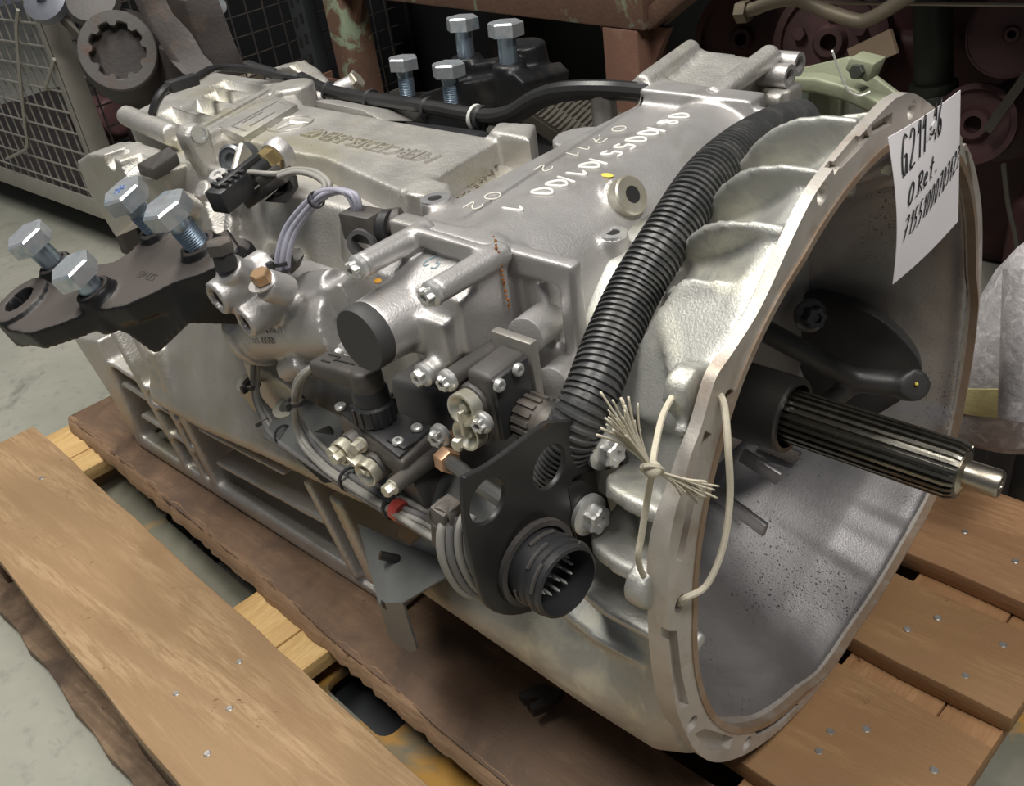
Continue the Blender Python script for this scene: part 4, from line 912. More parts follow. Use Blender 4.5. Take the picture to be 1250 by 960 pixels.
cp = V((-0.2798, -0.228, 0.1269)); mb.cyl(V((cp.x, -.225, cp.z)), V((cp.x, -.14, cp.z)), .0265, .031, n=40)
mb.bar((cp.x + .03, -.200, cp.z - .008), (cp.x + .03, -.145, cp.z - .008), .05, .036)
for a, b in ((HB[0][0], HB[1][0]),):
    a, b = V(a), V(b); mb.hexa((a + V((0, .05, -.004)), b + V((0, .05, -.004)), b + V((0, .06, -.004)), a + V((0, .06, -.004))), (a + V((0, .05, .010)), b + V((0, .05, .010)), b + V((0, .06, .010)), a + V((0, .06, .010))))
act = build('shift_actuator', mb, ALU_SMOOTH, gb, remesh=.0026, smooth=3)
cpc = V((cp.x, -.222, cp.z))
build('round_cap', MB().lathe([(.0255, 0), (.0262, .002), (.0262, .013), (.0250, .0150), (.0003, .0150)], cpc, YV, 56), RUBBER, act)
fsm = lambda: flange_screw(.0066, .0096, .0105)
for q, r in HB: inst('flange_screw', 'fs', fsm, SILVER, q, YV, act, rnd.random())
inst('flange_screw', 'fs', fsm, SILVER, (-0.3723, -0.19, 0.0641), YV, act)
build('orange_paint_dot', MB().sphere(V((-0.284, -0.205, 0.1614)), .0032, 6, (1, 1, .5)), ORANGEMARK, act)
mbw = MB(); st, wid = strokes('52')
for s in st: mbw.tube(spline([V((-.256, -.1585, .1655)) + V((-a * .012, 0, 0)) + V((0, -.93, -.33)) * (b * .012) for a, b in s], 4), .0009, 5)
build('marker_number', mbw, surf('blue_marker', (.22, .30, .34), .6, 0, .1, 200, 0), act, angle=180)['kind'] = 'stuff'
rs = random.Random(8); rp = [V((-0.2072, -0.152, 0.1902)), V((-0.2048, -0.152, 0.1726)), V((-0.2043, -0.152, 0.1529)), V((-0.2025, -0.152, 0.1356))]
mb = MB(); sp_ = spline(rp, 14)
for q in sp_: mb.sphere(q + V((rs.uniform(-.001, .001), -.0005, rs.uniform(-.001, .001))), rs.uniform(.0006, .0013), 4)
build('rust_streak', mb, surf('rust_orange', (.32, .13, .04), .8, 0, .3, 300, 0), act)['kind'] = 'stuff'
# dark lower block below the actuator
mb = MB()
mb.hexa(((-.36, -.20, -.14), (-.14, -.20, -.13), (-.14, -.10, -.13), (-.36, -.10, -.14)), ((-.33, -.185, .05), (-.13, -.17, .06), (-.13, -.10, .06), (-.33, -.10, .05)))
build('lower_block', mb, surf('dark_cast', (.12, .117, .118), .42, .4, .2, 20, .1, 400), gb, bevel=.008, seg=3)
# transverse tubes towards the bell
for a, b, r in (((-0.1734, -0.17, 0.1266), (-0.1943, -0.1, 0.114), .0145), ((-0.1922, -0.1, 0.0635), (-0.183, -0.17, 0.0677), .0135), ((-0.1534, -0.17, 0.0925), (-0.174, -0.1, 0.0768), .013)):
    a, b = V(a), V(b); m_ = a.lerp(b, .55); d = (b - a).normalized()
    build('rail_sleeve', MB().cyl(a, m_, r).cyl(m_ - d * .002, m_ + d * .008, r * .98, r * .8).cyl(m_, b + d * .03, r * .9), ALU_SMOOTH, gb, bevel=.0015)

# ------------------------------------------------------------------ valve block lying flat (left)
A_, B_, C_, D_ = V((-0.3451, -0.2324, 0.036)), V((-0.3495, -0.2078, 0.036)), V((-0.2518, -0.2034, 0.036)), V((-0.2439, -0.25, 0.036))
mb = MB(); dn = V((0, 0, -.022))
mb.prism([A_, D_, C_, B_], dn)
vb = build('valve_block', mb, PLASTIC2, gb, bevel=.004, seg=3)
ctr = (A_ + B_ + C_ + D_) / 4
ins = [ctr + (p - ctr) * .93 + V((0, 0, .003)) for p in (A_, D_, C_, B_)]
cl = build('block_lid', MB().prism(ins, (0, 0, -.004)), PLASTIC, vb, bevel=.0015)
scr = lambda: socket_screw(.0048, .0035)
for q in ((-0.3413, -0.2298, 0.04), (-0.2606, -0.2372, 0.04), (-0.2615, -0.216, 0.04)): inst('screw', 'scr', scr, SILVER, q, (0, 0, 1), vb)
mb = MB().bar((-0.2719, -0.2341, 0.04), (-0.2495, -0.2352, 0.04), .012, .003)
build('lid_step', mb, PLASTIC, vb, bevel=.001)
lowb = build('valve_body', MB().prism([A_ + V((.004, .004, -.021)), D_ + V((.002, .004, -.021)), C_ + V((-.004, 0, -.021)), B_ + V((0, 0, -.021))], (0, .012, -.05)), PLASTIC2, gb, bevel=.004)
lb2 = [V((-0.3172, -0.245, 0.0191)), V((-0.289, -0.245, 0.0096))]
for q in lb2: build('solenoid', MB().cyl(q + V((0, -.002, 0)), q + V((0, .05, 0)), .0118), PLASTIC2, gb, bevel=.002)
cpm = lambda: cup_disc(.0112, .009)
ym = YZINC
inst('cup_plate', 'cup', cpm, YZINC, lb2[1] + V((.0, -.003, 0)), (.1, -1, -.05), gb)
inst('cup_plate', 'cup', cpm, YZINC, lb2[0] + V((.0, -.003, 0)), (.1, -1, -.05), gb)
build('cup_link', MB().bar(lb2[0] + V((0, -.006, 0)), lb2[1] + V((0, -.006, 0)), .004, .012, (0, 1, 0)), YZINC, gb, bevel=.001)
hxs = lambda: hex_head(.0092, .0075, MB().cyl((0, 0, -.001), (0, 0, .0016), .0064, n=20), .0015)
for q in ((-0.2846, -0.255, 0.0401), (-0.3214, -0.255, 0.0212), (-0.3158, -0.257, 0.0181)): inst('hex_screw', 'hxs', hxs, YZINC, q, (.15, -1, .1), gb, rnd.random())
s_ = V((-0.2446, -0.262, 0.0206)); build('bolt_sleeve', MB().cyl(s_, s_ + V((0, .07, 0)), .0068), PLASTIC2, gb)
inst('hex_screw', 'hxs', hxs, YZINC, s_, (0, -1, 0), gb, .3)
inst('flange_screw', 'fs', fsm, SILVER, (-0.2254, -0.22, 0.0517), (.1, -1, 0), gb)
# round connector with knurled ring and angled boot
cb = V((-0.3023, -0.2235, 0.039)); ct = cb + V((0, 0, .05))
cn = build('round_connector', MB().lathe([(.0165, 0), (.0173, .002), (.0173, .017), (.0157, .019), (.0150, .019), (.0150, .029), (.0135, .032), (.0003, .032)], cb, (0, 0, 1), 40), PLASTIC, vb)
for i in range(14):
    t = 2 * PI * i / 14; d = V((math.cos(t), math.sin(t), 0))
    build('grip_rib', MB().bar(cb + d * .0175 + V((0, 0, .003)), cb + d * .0175 + V((0, 0, .0175)), .0028, .002, d), PLASTIC, cn)
bt = [cb + V((0, 0, .03)), cb + V((0, 0, .05))]
e = V((-0.3628, -0.225, 0.0695)); tcen = cb + V((0, 0, .042))
bd = (e - tcen); bd.z *= .6; bd_n = bd.normalized()
build('angled_boot', MB().cyl(cb + V((0, 0, .028)), cb + V((0, 0, .050)), .0135, .0128).bar(tcen, tcen + bd, .0235, .016), PLASTIC2, cn, bevel=.004, seg=3)
tp = tcen + V((0, 0, .0083)); sd_ = V((-bd_n.y, bd_n.x, 0))
mb = MB(); mb.bar(tp + bd * .05, tp + bd * .6, .0016, .001); mb.bar(tp + bd * .6 - sd_ * .005, tp + bd * .85 - sd_ * .005, .0016, .001)
mb.bar(tp + bd * .62 + sd_ * .005, tp + bd * .80 + sd_ * .005, .0016, .001); mb.bar(tp + bd * .6 - sd_ * .005, tp + bd * .6 + sd_ * .002, .0016, .001)
build('boot_marks', mb, DARKHOLE, cn)

# ------------------------------------------------------------------ valve block standing upright (right)
X_ = -.150
f1, f2, f3, f4 = V((-0.15, -0.2308, 0.1327)), V((-0.15, -0.1924, 0.1346)), V((-0.15, -0.1822, 0.0879)), V((-0.15, -0.2368, 0.076))
f4 = V((X_, f1.y, f3.z - .01)); f3 = V((X_, f2.y, f3.z - .01))
vb2 = build('valve_block', MB().prism([f1, f2, f3, f4], (-.024, 0, 0)), PLASTIC2, gb, bevel=.005, seg=3)
ctr = (f1 + f2 + f3 + f4) / 4
lid = build('block_lid', MB().prism([ctr + (p - ctr) * .9 + V((.003, 0, 0)) for p in (f1, f2, f3, f4)], (-.006, 0, 0)), PLASTIC, vb2, bevel=.0015)
for q in ((-0.146, -0.2273, 0.1275), (-0.146, -0.2081, 0.1292)): inst('screw', 'scr', scr, SILVER, q, (1, 0, 0), vb2)
build('end_plate', MB().prism([f2 + V((.004, .0, .006)), f2 + V((-.034, 0, .006)), f3 + V((-.034, 0, -.005)), f3 + V((.004, 0, -.005))], (0, .008, 0)), surf('grey_plate', (.28, .265, .24), .45, .4), gb, bevel=.0015)
sl = V((-0.1853, -0.235, 0.1233)); 
build('bolt_sleeve', MB().cyl(sl, sl + V((0, .06, 0)), .0075), PLASTIC2, gb)
inst('flange_screw', 'fs2', lambda: flange_screw(.0054, .0082, .009), SILVER, sl, YV, gb)
cA, cB = V((-0.1688, -0.235, 0.1081)), V((-0.1684, -0.235, 0.0874))
for q in (cA, cB):
    build('solenoid', MB().cyl(q + V((0, .001, 0)), q + V((0, .06, 0)), .0145), PLASTIC2, gb, bevel=.002)
inst('cup_plate', 'cup2', lambda: cup_disc(.0122, .010), YZINC, cA, (.05, -1, .1), gb); inst('cup_plate', 'cup2', None, YZINC, cB, (.05, -1, .1), gb)
build('cup_link', MB().bar(cA + V((0, -.005, 0)), cB + V((0, -.005, 0)), .004, .014, (0, 1, 0)), YZINC, gb, bevel=.001)
inst('flange_screw', 'fs2', None, SILVER, (-0.1562, -0.236, 0.0996), (.15, -1, .05), gb); inst('hex_screw', 'hxs', hxs, YZINC, (-0.1769, -0.24, 0.078), (.1, -1, 0), gb)
# grey bayonet connector into the face
k1, k2 = V((-0.148, -0.2057, 0.0885)), V((-0.115, -0.229, 0.1121)); kd = V((1, -.06, .03)).normalized(); kb = V((-0.148, -0.2047, 0.0893))
kc = build('round_connector', MB().lathe([(.0145, 0), (.0160, .003), (.0160, .019), (.0145, .021), (.0135, .022), (.0125, .034), (.0095, .040), (.0088, .056), (.0003, .056)], kb, kd, 40), PLASTIC2, vb2)
x_, y_, _ = frame(kd)
for i in range(16):
    t = 2 * PI * i / 16; d = x_ * math.cos(t) + y_ * math.sin(t)
    build('grip_rib', MB().bar(kb + d * .0168 + kd * .003, kb + d * .0168 + kd * .019, .0034, .0022, d), PLASTIC2, kc)
# copper coloured union and pipe
u0 = V((-0.2066, -0.235, 0.0441)); u1 = V((-0.1339, -0.26, 0.0629)); ud = (u1 - u0).normalized()
inst('union_nut', 'unut', lambda: hex_head(.0165, .014), COPPER, u0 - ud * .006, ud, gb, .4)
inst('union_nut', 'unut2', lambda: hex_head(.014, .010), surf('dark_copper', (.26, .14, .085), .5, .6), u0 - ud * .022 + V((0, .012, 0)), V((0, 1, .1)), gb, .4)
build('air_pipe', MB().tube(spline([u0 + ud * .008, u0 + ud * .03, u1, V((-0.1047, -0.26, 0.0601)), V((-0.0951, -0.24, 0.0467))], 6), .0058, 10), surf('dark_pipe', (.12, .12, .115), .35, .5), gb)

# ------------------------------------------------------------------ perforated connector plate with the big round connector
XP = -.085
pts = [(-0.085, -0.3209, 0.1334), (-0.085, -0.3149, 0.1365), (-0.085, -0.2977, 0.1334), (-0.085, -0.2539, 0.1322), (-0.085, -0.2419, 0.1292), (-0.085, -0.2048, 0.1066), (-0.085, -0.1836, 0.0835), (-0.085, -0.172, 0.06), (-0.085, -0.1757, 0.053), (-0.085, -0.1955, 0.0604), (-0.085, -0.2238, 0.0752), (-0.085, -0.2327, 0.073), (-0.085, -0.2357, 0.0413), (-0.085, -0.2333, 0.0096), (-0.085, -0.2523, -0.0099), (-0.085, -0.2812, -0.0011), (-0.085, -0.3052, 0.0144), (-0.085, -0.321, 0.0354), (-0.085, -0.325, 0.0578), (-0.085, -0.3261, 0.0983)]
ol = [V(p) for p in pts]
c = MB()
h1, h2, h3 = V((-0.085, -0.3053, 0.1103)), V((-0.085, -0.2508, 0.0993)), V((-0.085, -0.2789, 0.0439))
for q, r in ((h1, .0148), (h2, .0150), (h3, .0235)): c.cyl(q - V((.02, 0, 0)), q + V((.02, 0, 0)), r, n=40)
cpl = build('connector_plate', MB().prism(spline(ol, 4, True), (-.004, 0, 0)), BLKSTEEL, gb, bevel=.0008, seg=1, cut=c)
rx = V((1, -.12, .02)).normalized()
mb = MB().lathe([(.0275, -.012), (.0275, .003), (.0245, .004), (.0245, .016), (.026, .017), (.026, .020), (.0245, .021), (.0245, .024), (.026, .025), (.026, .028), (.0245, .029), (.0245, .034), (.0225, .035), (.0218, .012), (.0003, .012)], h3, rx, 56)
rcn = build('multi_pin_connector', mb, PLASTIC, cpl)
build('locking_ring', MB().ring(h3 + rx * .004, rx, .0305, .0265, .004, 48), PLASTIC2, rcn)
xx, yy, _ = frame(rx)
for i in range(3):
    for s in range(3):
        t0_ = 2 * PI * s / 3 + i * .5 + 1.1; arc = [h3 + rx * (.013 + i * .008) + (xx * math.cos(t0_ + k * .1) + yy * math.sin(t0_ + k * .1)) * .0252 for k in range(9)]
        build('bayonet_track', MB().tube(arc, .0014, 6), PLASTIC2, rcn)
def pin_mb(): return MB().lathe([(.0011, 0), (.0011, .011), (.0004, .013)], (0, 0, 0), (0, 0, 1), 10)
for i in range(12):
    t = 2 * PI * i / 12; r = .0135
    inst('pin', 'pin', pin_mb, SILVER, h3 + rx * .0118 + xx * r * math.cos(t) + yy * r * math.sin(t), rx, rcn)
for a in ((.004, .004), (-.005, .003), (.001, -.005)): inst('pin', 'pin', pin_mb, SILVER, h3 + rx * .0118 + xx * a[0] + yy * a[1], rx, rcn)
fsb = lambda: flange_screw(.0092, .0150, .014)
for q in ((-0.083, -0.2015, 0.084), (-0.083, -0.2239, 0.043)): inst('flange_screw', 'fsb', fsb, SILVER, q, (1, -.1, .0), cpl, .3)
build('plate_tab', MB().prism([(-0.084, -0.2372, 0.0738), (-0.084, -0.2225, 0.0692), (-0.084, -0.1993, 0.0403), (-0.084, -0.1958, 0.0215), (-0.084, -0.206, 0.016), (-0.084, -0.2282, 0.0288), (-0.084, -0.2363, 0.0458)], (-.022, 0, 0)), BLKSTEEL, cpl, bevel=.002)
build('spacer', MB().cyl(V((-0.085, -0.1992, 0.0817)) - V((.003, 0, 0)), V((-0.085, -0.1992, 0.0817)) - V((.05, -.03, 0)), .0125), ALU_SMOOTH, gb)
build('plate_leg', MB().prism([(-0.088, -0.2326, 0.0375), (-0.088, -0.2047, 0.0077), (-0.088, -0.2204, -0.018), (-0.088, -0.2278, -0.0041)], (-.003, 0, 0)), BLKSTEEL, cpl)
# small clip between the plate and the loom
build('loom_clip', MB().box(V((-0.11, -0.3201, 0.0911)), (.012, .016, .035), Matrix.Rotation(.2, 3, 'Y')).ring(V((-0.11, -0.3159, 0.0998)) , (.3, -1, .1), .009, .0065, .012, 24), PLASTIC2, gb, bevel=.002)

# ------------------------------------------------------------------ cable tray, bracket sheet and the wiring loom
tl, tr_ = V((-0.5269, -0.215, -0.0737)), V((-0.1617, -0.262, -0.0252))
td = (tr_ - tl)
def tpt(s, o): return tl + td * s + o
mb = MB()
nrm = V((0, -.55, .83))
for a, b in ((0, .33), (.345, .70), (.715, 1.0)):
    p0, p1 = tl + td * a, tl + td * b; e_ = V((0, .045, .03))
    mb.hexa((p0, p1, p1 + e_, p0 + e_), (p0 - V((0, .001, -.003)), p1 - V((0, .001, -.003)), p1 + e_ + V((0, 0, .003)), p0 + e_ + V((0, 0, .003))))
build('cable_tray', mb, GRYSTEEL, gb, bevel=.0006, seg=1)
build('tray_bracket', MB().prism([(-0.4218, -0.2, -0.0274), (-0.5125, -0.205, -0.0848), (-0.4339, -0.215, -0.0921), (-0.3903, -0.2, -0.078)], (0, .003, -.002)), BLKSTEEL, gb)
sh_pts = [(-0.4006, -0.21, -0.1326), (-0.2299, -0.24, -0.0713), (-0.2227, -0.245, -0.0744), (-0.2737, -0.262, -0.1212), (-0.3351, -0.25, -0.1537)]
shp = build('bracket_sheet', MB().prism([V(p) for p in ((-0.3978, -0.212, -0.1276), (-0.2552, -0.225, -0.0921), (-0.2238, -0.245, -0.075), (-0.2592, -0.272, -0.1051), (-0.3151, -0.262, -0.1488))], (0, .001, -.003)), GRYSTEEL, gb, bevel=.0006, seg=1)
build('sheet_tongue', MB().prism([(-0.3157, -0.262, -0.1471), (-0.2592, -0.272, -0.1051), (-0.256, -0.272, -0.1615), (-0.2721, -0.27, -0.1772), (-0.3071, -0.265, -0.1863)], (-.001, .003, 0)), GRYSTEEL, shp)
build('square_hole', MB().box(V((-0.3015, -0.2645, -0.1396)), (.006, .0012, .008)), DARKHOLE, shp)
build('stud', MB().cyl((-0.3147, -0.247, -0.0998), (-0.3051, -0.236, -0.1083), .0042), BLKSTEEL, shp)
ss = random.Random(3)
for i in range(8):
    o = V((0, -.002 + .0045 * (i % 4), .004 + .0045 * (i // 4) + .0012 * (i % 4)))
    j = [V((ss.uniform(-1, 1), ss.uniform(-1, 1), ss.uniform(-1, 1))) * .002 for _ in range(9)]
    if i < 4: st_ = [(-0.5425, -0.185, 0.0143), (-0.5585, -0.19, -0.0246), (-0.5576, -0.195, -0.0502), (-0.5454, -0.2, -0.0679), (-0.5024, -0.213, -0.0704)]
    else: st_ = [(-0.3686, -0.222, 0.0644), (-0.4107, -0.222, 0.0352), (-0.4334, -0.222, -0.0043), (-0.4384, -0.222, -0.0442), (-0.4032, -0.228, -0.0549)]
    en = [(-0.3575, -0.235, -0.0522), (-0.2843, -0.245, -0.0424), (-0.2346, -0.25, -0.0347), (-0.1979, -0.25, -0.0374), (-0.1749, -0.24, -0.0519)]
    path = [V(p) + o * (.5 if k < 3 else 1) + j[k] for k, p in enumerate(st_)] + [V(p) + o + j[(k + 4) % 9] for k, p in enumerate(en)]
    cable(path, .0029, CABLE if i % 3 else CABLE_D, name='loom_cable')
tie((-0.565, -0.19, -0.035), (0, 0, 1), .0075); tie((-0.4251, -0.222, 0.0125), (0, 0, 1), .0075); tie((-0.546, -0.2, -0.0692), (.5, 0, -.8), .0085)
lo_ = V((0, .0048, .0085)); tie(V((-0.4945, -0.2135, -0.0701)) + lo_, td, .0098); tie(V((-0.3575, -0.235, -0.0522)) + lo_, td, .0104); tie(V((-0.2843, -0.245, -0.0424)) + lo_, td, .0104)

rt = V((-0.2738, -0.246, -0.042)) + lo_; rd = td.normalized()
build('red_tape', MB().cyl(rt - rd * .006, rt + rd * .006, .0098, n=18), RED, gb)
# cables that loop up behind the plate
for i in range(4):
    o = V((.004 * i, .0035 * i, .0))
    cable([V(p) + o for p in ((-0.105, -0.3227, 0.1007), (-0.105, -0.3292, 0.0938), (-0.105, -0.3321, 0.0729), (-0.105, -0.3251, 0.0443), (-0.1, -0.3144, 0.031), (-0.1, -0.2974, 0.019))], .0028, CABLE_D if i % 2 else CABLE, name='loom_cable')

# ------------------------------------------------------------------ corrugated hose between hump and bell
hp = spline([(-0.1383, 0.16, 0.1826), (-0.1283, 0.1, 0.1962), (-0.1141, 0.02, 0.2071), (-0.109, -0.035, 0.2026), (-0.1058, -0.085, 0.1828), (-0.1063, -0.125, 0.1599), (-0.0987, -0.165, 0.1407), (-0.0915, -0.195, 0.1244), (-0.0944, -0.215, 0.1027), (-0.1202, -0.22, 0.0501)], 30)
acc = [0]
for a, b in zip(hp, hp[1:]): acc.append(acc[-1] + (b - a).length)
tot = acc[-1]; nr = int(tot / .0044); path = []; rad = []
def at_len(s):
    for i in range(len(acc) - 1):
        if acc[i + 1] >= s: return hp[i].lerp(hp[i + 1], (s - acc[i]) / max(1e-9, acc[i + 1] - acc[i]))
    return hp[-1]
for i in range(nr):
    for f, r in ((.0, .0187), (.30, .0187), (.42, .0168), (.85, .0168), (.97, .0187)): path.append(at_len((i + f) / nr * tot)); rad.append(r)
build('corrugated_hose', MB().tube(path, rad, 24), HOSE, gb, angle=40)
# small loose clip sticking out below the bell
build('edge_clip', MB().prism([(-0.212, -0.205, -0.262), (-0.1993, -0.1829, -0.262), (-0.1782, -0.178, -0.262), (-0.1798, -0.1975, -0.262), (-0.1874, -0.2121, -0.262), (-0.1941, -0.2091, -0.262), (-0.1908, -0.1964, -0.262), (-0.2033, -0.2079, -0.262)], (0, 0, .010)), BLKSTEEL, gb)

# ------------------------------------------------------------------ handwritten paper sheet hanging on the flange
pa, pb_, pc_, pd_ = V((0.012, -0.0189, 0.2472)), V((0.004, 0.129, 0.2316)), V((0.01, 0.1426, 0.1251)), V((0.022, -0.0146, 0.1457))
def paper_pt(s, t, h=0):      # s across, t down
    q = (pa * (1 - s) + pb_ * s) * (1 - t) + (pd_ * (1 - s) + pc_ * s) * t
    q = q + V((.006 * math.sin(PI * t) * (1 - s) + .004 * math.sin(2.2 * s + 1) + h, -.004 * math.sin(PI * t) * (1 - s), 0)); return q
mb = MB(); NX, NY = 10, 14; vs = []; fs = []
for s_side, h in ((0, 0), (1, -.0004)):
    for j in range(NY + 1):
        for i in range(NX + 1): vs.append(paper_pt(i / NX, j / NY, h))
W_ = NX + 1; K_ = W_ * (NY + 1)
for j in range(NY):
    for i in range(NX):
        a = j * W_ + i; fs.append((a, a + 1, a + 1 + W_, a + W_)); fs.append((K_ + a, K_ + a + W_, K_ + a + 1 + W_, K_ + a + 1))
bd_ = [i for i in range(W_)] + [j * W_ + NX for j in range(1, NY + 1)] + [NY * W_ + i for i in range(NX - 1, -1, -1)] + [j * W_ for j in range(NY - 1, 0, -1)]
for a, b in zip(bd_, bd_[1:] + bd_[:1]): fs.append((a, b, K_ + b, K_ + a))
mb.add(vs, fs)
pt = thing('paper_label', pa, 'white paper sheet with handwritten black numbers hung on the bell housing flange', 'label')
sheet = build('sheet', mb, PAPER, pt, angle=60)
for nm, text, (s0_, t0_), (s1_, t1_), hgt, r in (('handwriting', 'G211-16', (.07, .26), (.66, .17), .22, .00055), ('handwriting', 'O.Ret.', (.11, .475), (.53, .40), .13, .0005), ('handwriting', '71551000703423', (.05, .70), (.97, .535), .15, .00038)):
    st, wid = strokes(text, .85 if len(text) < 9 else 1.0); mbw = MB()
    for s in st:
        pts = [paper_pt(s0_ + (s1_ - s0_) * (a / wid) + b * .05, t0_ + (t1_ - t0_) * (a / wid) - b * hgt, .0009) for a, b in s]
        mbw.tube(spline(pts, 4), r, 5)
    o = build(nm, mbw, INK, sheet, angle=180); o['kind'] = 'stuff'
for s, t in ((.42, .125), (.53, .105)):
    build('punched_hole_ring', MB().lathe([(.0042, 0), (.0042, .0008), (.0003, .0012)], paper_pt(s, t, .0003), (1, 0, .05), 16), surf('fastening_dot_white', (.88, .87, .88), .25), sheet)  # pale smooth dots where the sheet is fastened
build('tie_thread', MB().tube(spline([paper_pt(.44, .12, .0015), paper_pt(.47, .135, .002), paper_pt(.51, .115, .0015)], 5), .0006, 5), INK, sheet)

# ------------------------------------------------------------------ natural twine knotted through the flange holes
tw = thing('twine_loop', (0.004, -0.2639, 0.1435), 'frayed natural twine loop knotted through two holes of the flange', 'string')
loop = [(-0.01, -0.2277, 0.0019), (0.004, -0.2389, 0.0263), (0.012, -0.2264, 0.0317), (0.016, -0.2136, 0.0547), (0.016, -0.2049, 0.0875), (0.014, -0.2031, 0.1223), (0.006, -0.1934, 0.1425), (0, -0.188, 0.1465), (-0.012, -0.1707, 0.1347)]
build('twine', MB().tube(spline(loop, 8), .0022, 8), STRING, tw)
back = [(-0.02, -0.1866, 0.1469), (-0.022, -0.199, 0.1498), (-0.016, -0.2229, 0.1493), (-0.006, -0.2457, 0.1444), (0.004, -0.263, 0.1446), (-0.004, -0.2588, 0.1162), (-0.008, -0.2613, 0.0885), (-0.01, -0.2632, 0.0729), (-0.016, -0.253, 0.0482), (-0.02, -0.2391, 0.0233)]
build('twine', MB().tube(spline(back, 8), .0020, 8), STRING, tw)
kn = V((0.006, -0.2657, 0.1467)); mbk_ = MB().sphere(kn, .0052, 8, (1, 1, .9))
mbk_.tube([kn + V((.0035 * math.cos(t), .0055 * math.cos(t + 1), .0055 * math.sin(t))) for t in (2 * PI * i / 14 for i in range(14))], .0016, 6, True)
build('knot', mbk_, STRING, tw)
fr = random.Random(5); m1, m2 = MB(), MB()
e1, e2 = V((-0.004, -0.2797, 0.1862)), V((0.016, -0.2333, 0.1135))
for m_, e, nn, sp in ((m1, e1, 34, .011), (m2, e2, 26, .009)):
    for i in range(nn):
        d = e - kn; L_ = fr.uniform(.75, 1.12); r = V((fr.uniform(-.6, .6), fr.uniform(-1, 1), fr.uniform(-1, 1))) * sp
        p = [kn, kn + d * .35 * L_ + r * .18, kn + d * .7 * L_ + r * .5, kn + d * L_ + r]
        m_.tube(spline(p, 4), fr.uniform(.0004, .0008), 5)
for m_ in (m1, m2): o = build('frayed_end', m_, STRING, tw, angle=180); o['kind'] = 'stuff'
wh = build('white_thread', MB().tube(spline([(-0.02, -0.0278, 0.2995), (-0.02, -0.0176, 0.2854), (-0.02, -0.0046, 0.2699), (-0.018, 0.0085, 0.2615), (-0.014, 0.0163, 0.2622)], 8), .0007, 6), surf('white_thread', (.8, .8, .76), .7, 0, .05, 100, 0))
tag(wh, 'thin white thread end curling above the bell housing rim', 'thread')

# ------------------------------------------------------------------ storage behind the pallet
# wire mesh cage on the far left
CX, CY = -2.02, .315
cg = thing('wire_cage', (CX, CY, FZ), 'galvanised wire mesh cage trolley standing left behind the gearbox', 'cage')
ct_ = .75
mb = MB(); mb.span((CX - .026, CY - .004, -.335), (CX + .003, CY, ct_)); mb.span((CX, CY - .004, -.335), (CX + .003, CY + .05, ct_))
build('corner_post', mb, CAGE, cg, bevel=.002)
build('bottom_rail', MB().span((CX - 1.6, CY - .006, -.335), (CX, CY, -.285)).span((CX - 1.6, CY, -.335), (CX, CY + .04, -.33)), CAGE, cg, bevel=.002)
build('side_rail', MB().span((CX, CY, -.335), (CX + .006, CY + 1.0, -.285)), CAGE, cg, bevel=.002)
mh, mv, ms = MB(), MB(), MB()
k = -.265
while k < ct_: mh.cyl((CX - 1.6, CY - .003, k), (CX - .02, CY - .003, k), .0025, n=6); ms.cyl((CX + .002, CY + .052, k), (CX + .002, CY + 1.0, k), .0022, n=6); k += .05
for i in range(31): mv.cyl((CX - .06 - i * .05, CY + .002, -.3), (CX - .06 - i * .05, CY + .002, ct_), .0025, n=6)
for i in range(19): ms.cyl((CX + .004, CY + .06 + i * .05, -.3), (CX + .004, CY + .06 + i * .05, ct_), .0025, n=6)
for m_, n_ in ((mh, 'horizontal_wires'), (mv, 'vertical_wires'), (ms, 'shaded_side_wires')): o = build(n_, m_, DARKIRON if n_ == 'shaded_side_wires' else CAGE, cg, angle=60); o['kind'] = 'stuff'  # side wires get a darker colour in place of shade
for x, y in ((CX - .02, CY + .02), (CX - 1.55, CY + .02), (CX - .02, CY + .95)): build('foot', MB().span((x - .02, y - .02, FZ), (x + .02, y + .02, -.335)), DARKIRON, cg)
build('cage_floor', MB().span((CX - 1.6, CY, -.333), (CX, CY + 1.0, -.325)), DARKIRON, cg)
build('bent_rod', MB().tube(spline([(-2.0994, 0.308, 0.1622), (-2.154, 0.306, 0.1106), (-2.2319, 0.306, 0.0118), (-2.3289, 0.306, -0.1187), (-2.3769, 0.306, -0.1847), (-2.437, 0.304, -0.2098), (-2.5498, 0.3, -0.2424)], 8), .004, 8), CAGE, cg)
build('bent_rod', MB().tube(spline([(-2.0066, 0.308, 0.0618), (-2.0627, 0.306, 0.0219), (-2.1151, 0.306, -0.0126)], 6), .004, 8), CAGE, cg)
rr = random.Random(12)
for i, (x, y, z, s, m_, nm, lb) in enumerate(((-2.30, .62, -.26, .07, REDIRON, 'iron_part', 'red iron part lying at the front corner inside the wire cage'), (-2.58, .60, -.24, .08, PINKIRON, 'iron_part', 'faded red iron lump lying mid cage behind the mesh'), (-2.44, .80, -.22, .10, DARKIRON, 'iron_part', 'dark greasy iron lump at the back of the wire cage'), (-2.20, .86, -.20, .09, TANPIPE, 'iron_part', 'tan iron lump at the back right of the wire cage'))):
    mb = MB(); mb.cyl((x - s, y, z), (x + s, y + .02, z + .02), s * .85, s * .7, 14); mb.box((x, y, z - .01), (s * 1.2, s * 1.5, s * 1.1)); mb.cyl((x, y - s, z + s * .4), (x, y + s * .6, z + s * .5), s * .45, n=12)
    o = build(nm, mb, m_, None, remesh=.008, smooth=3)
    tag(o, lb, 'iron part')

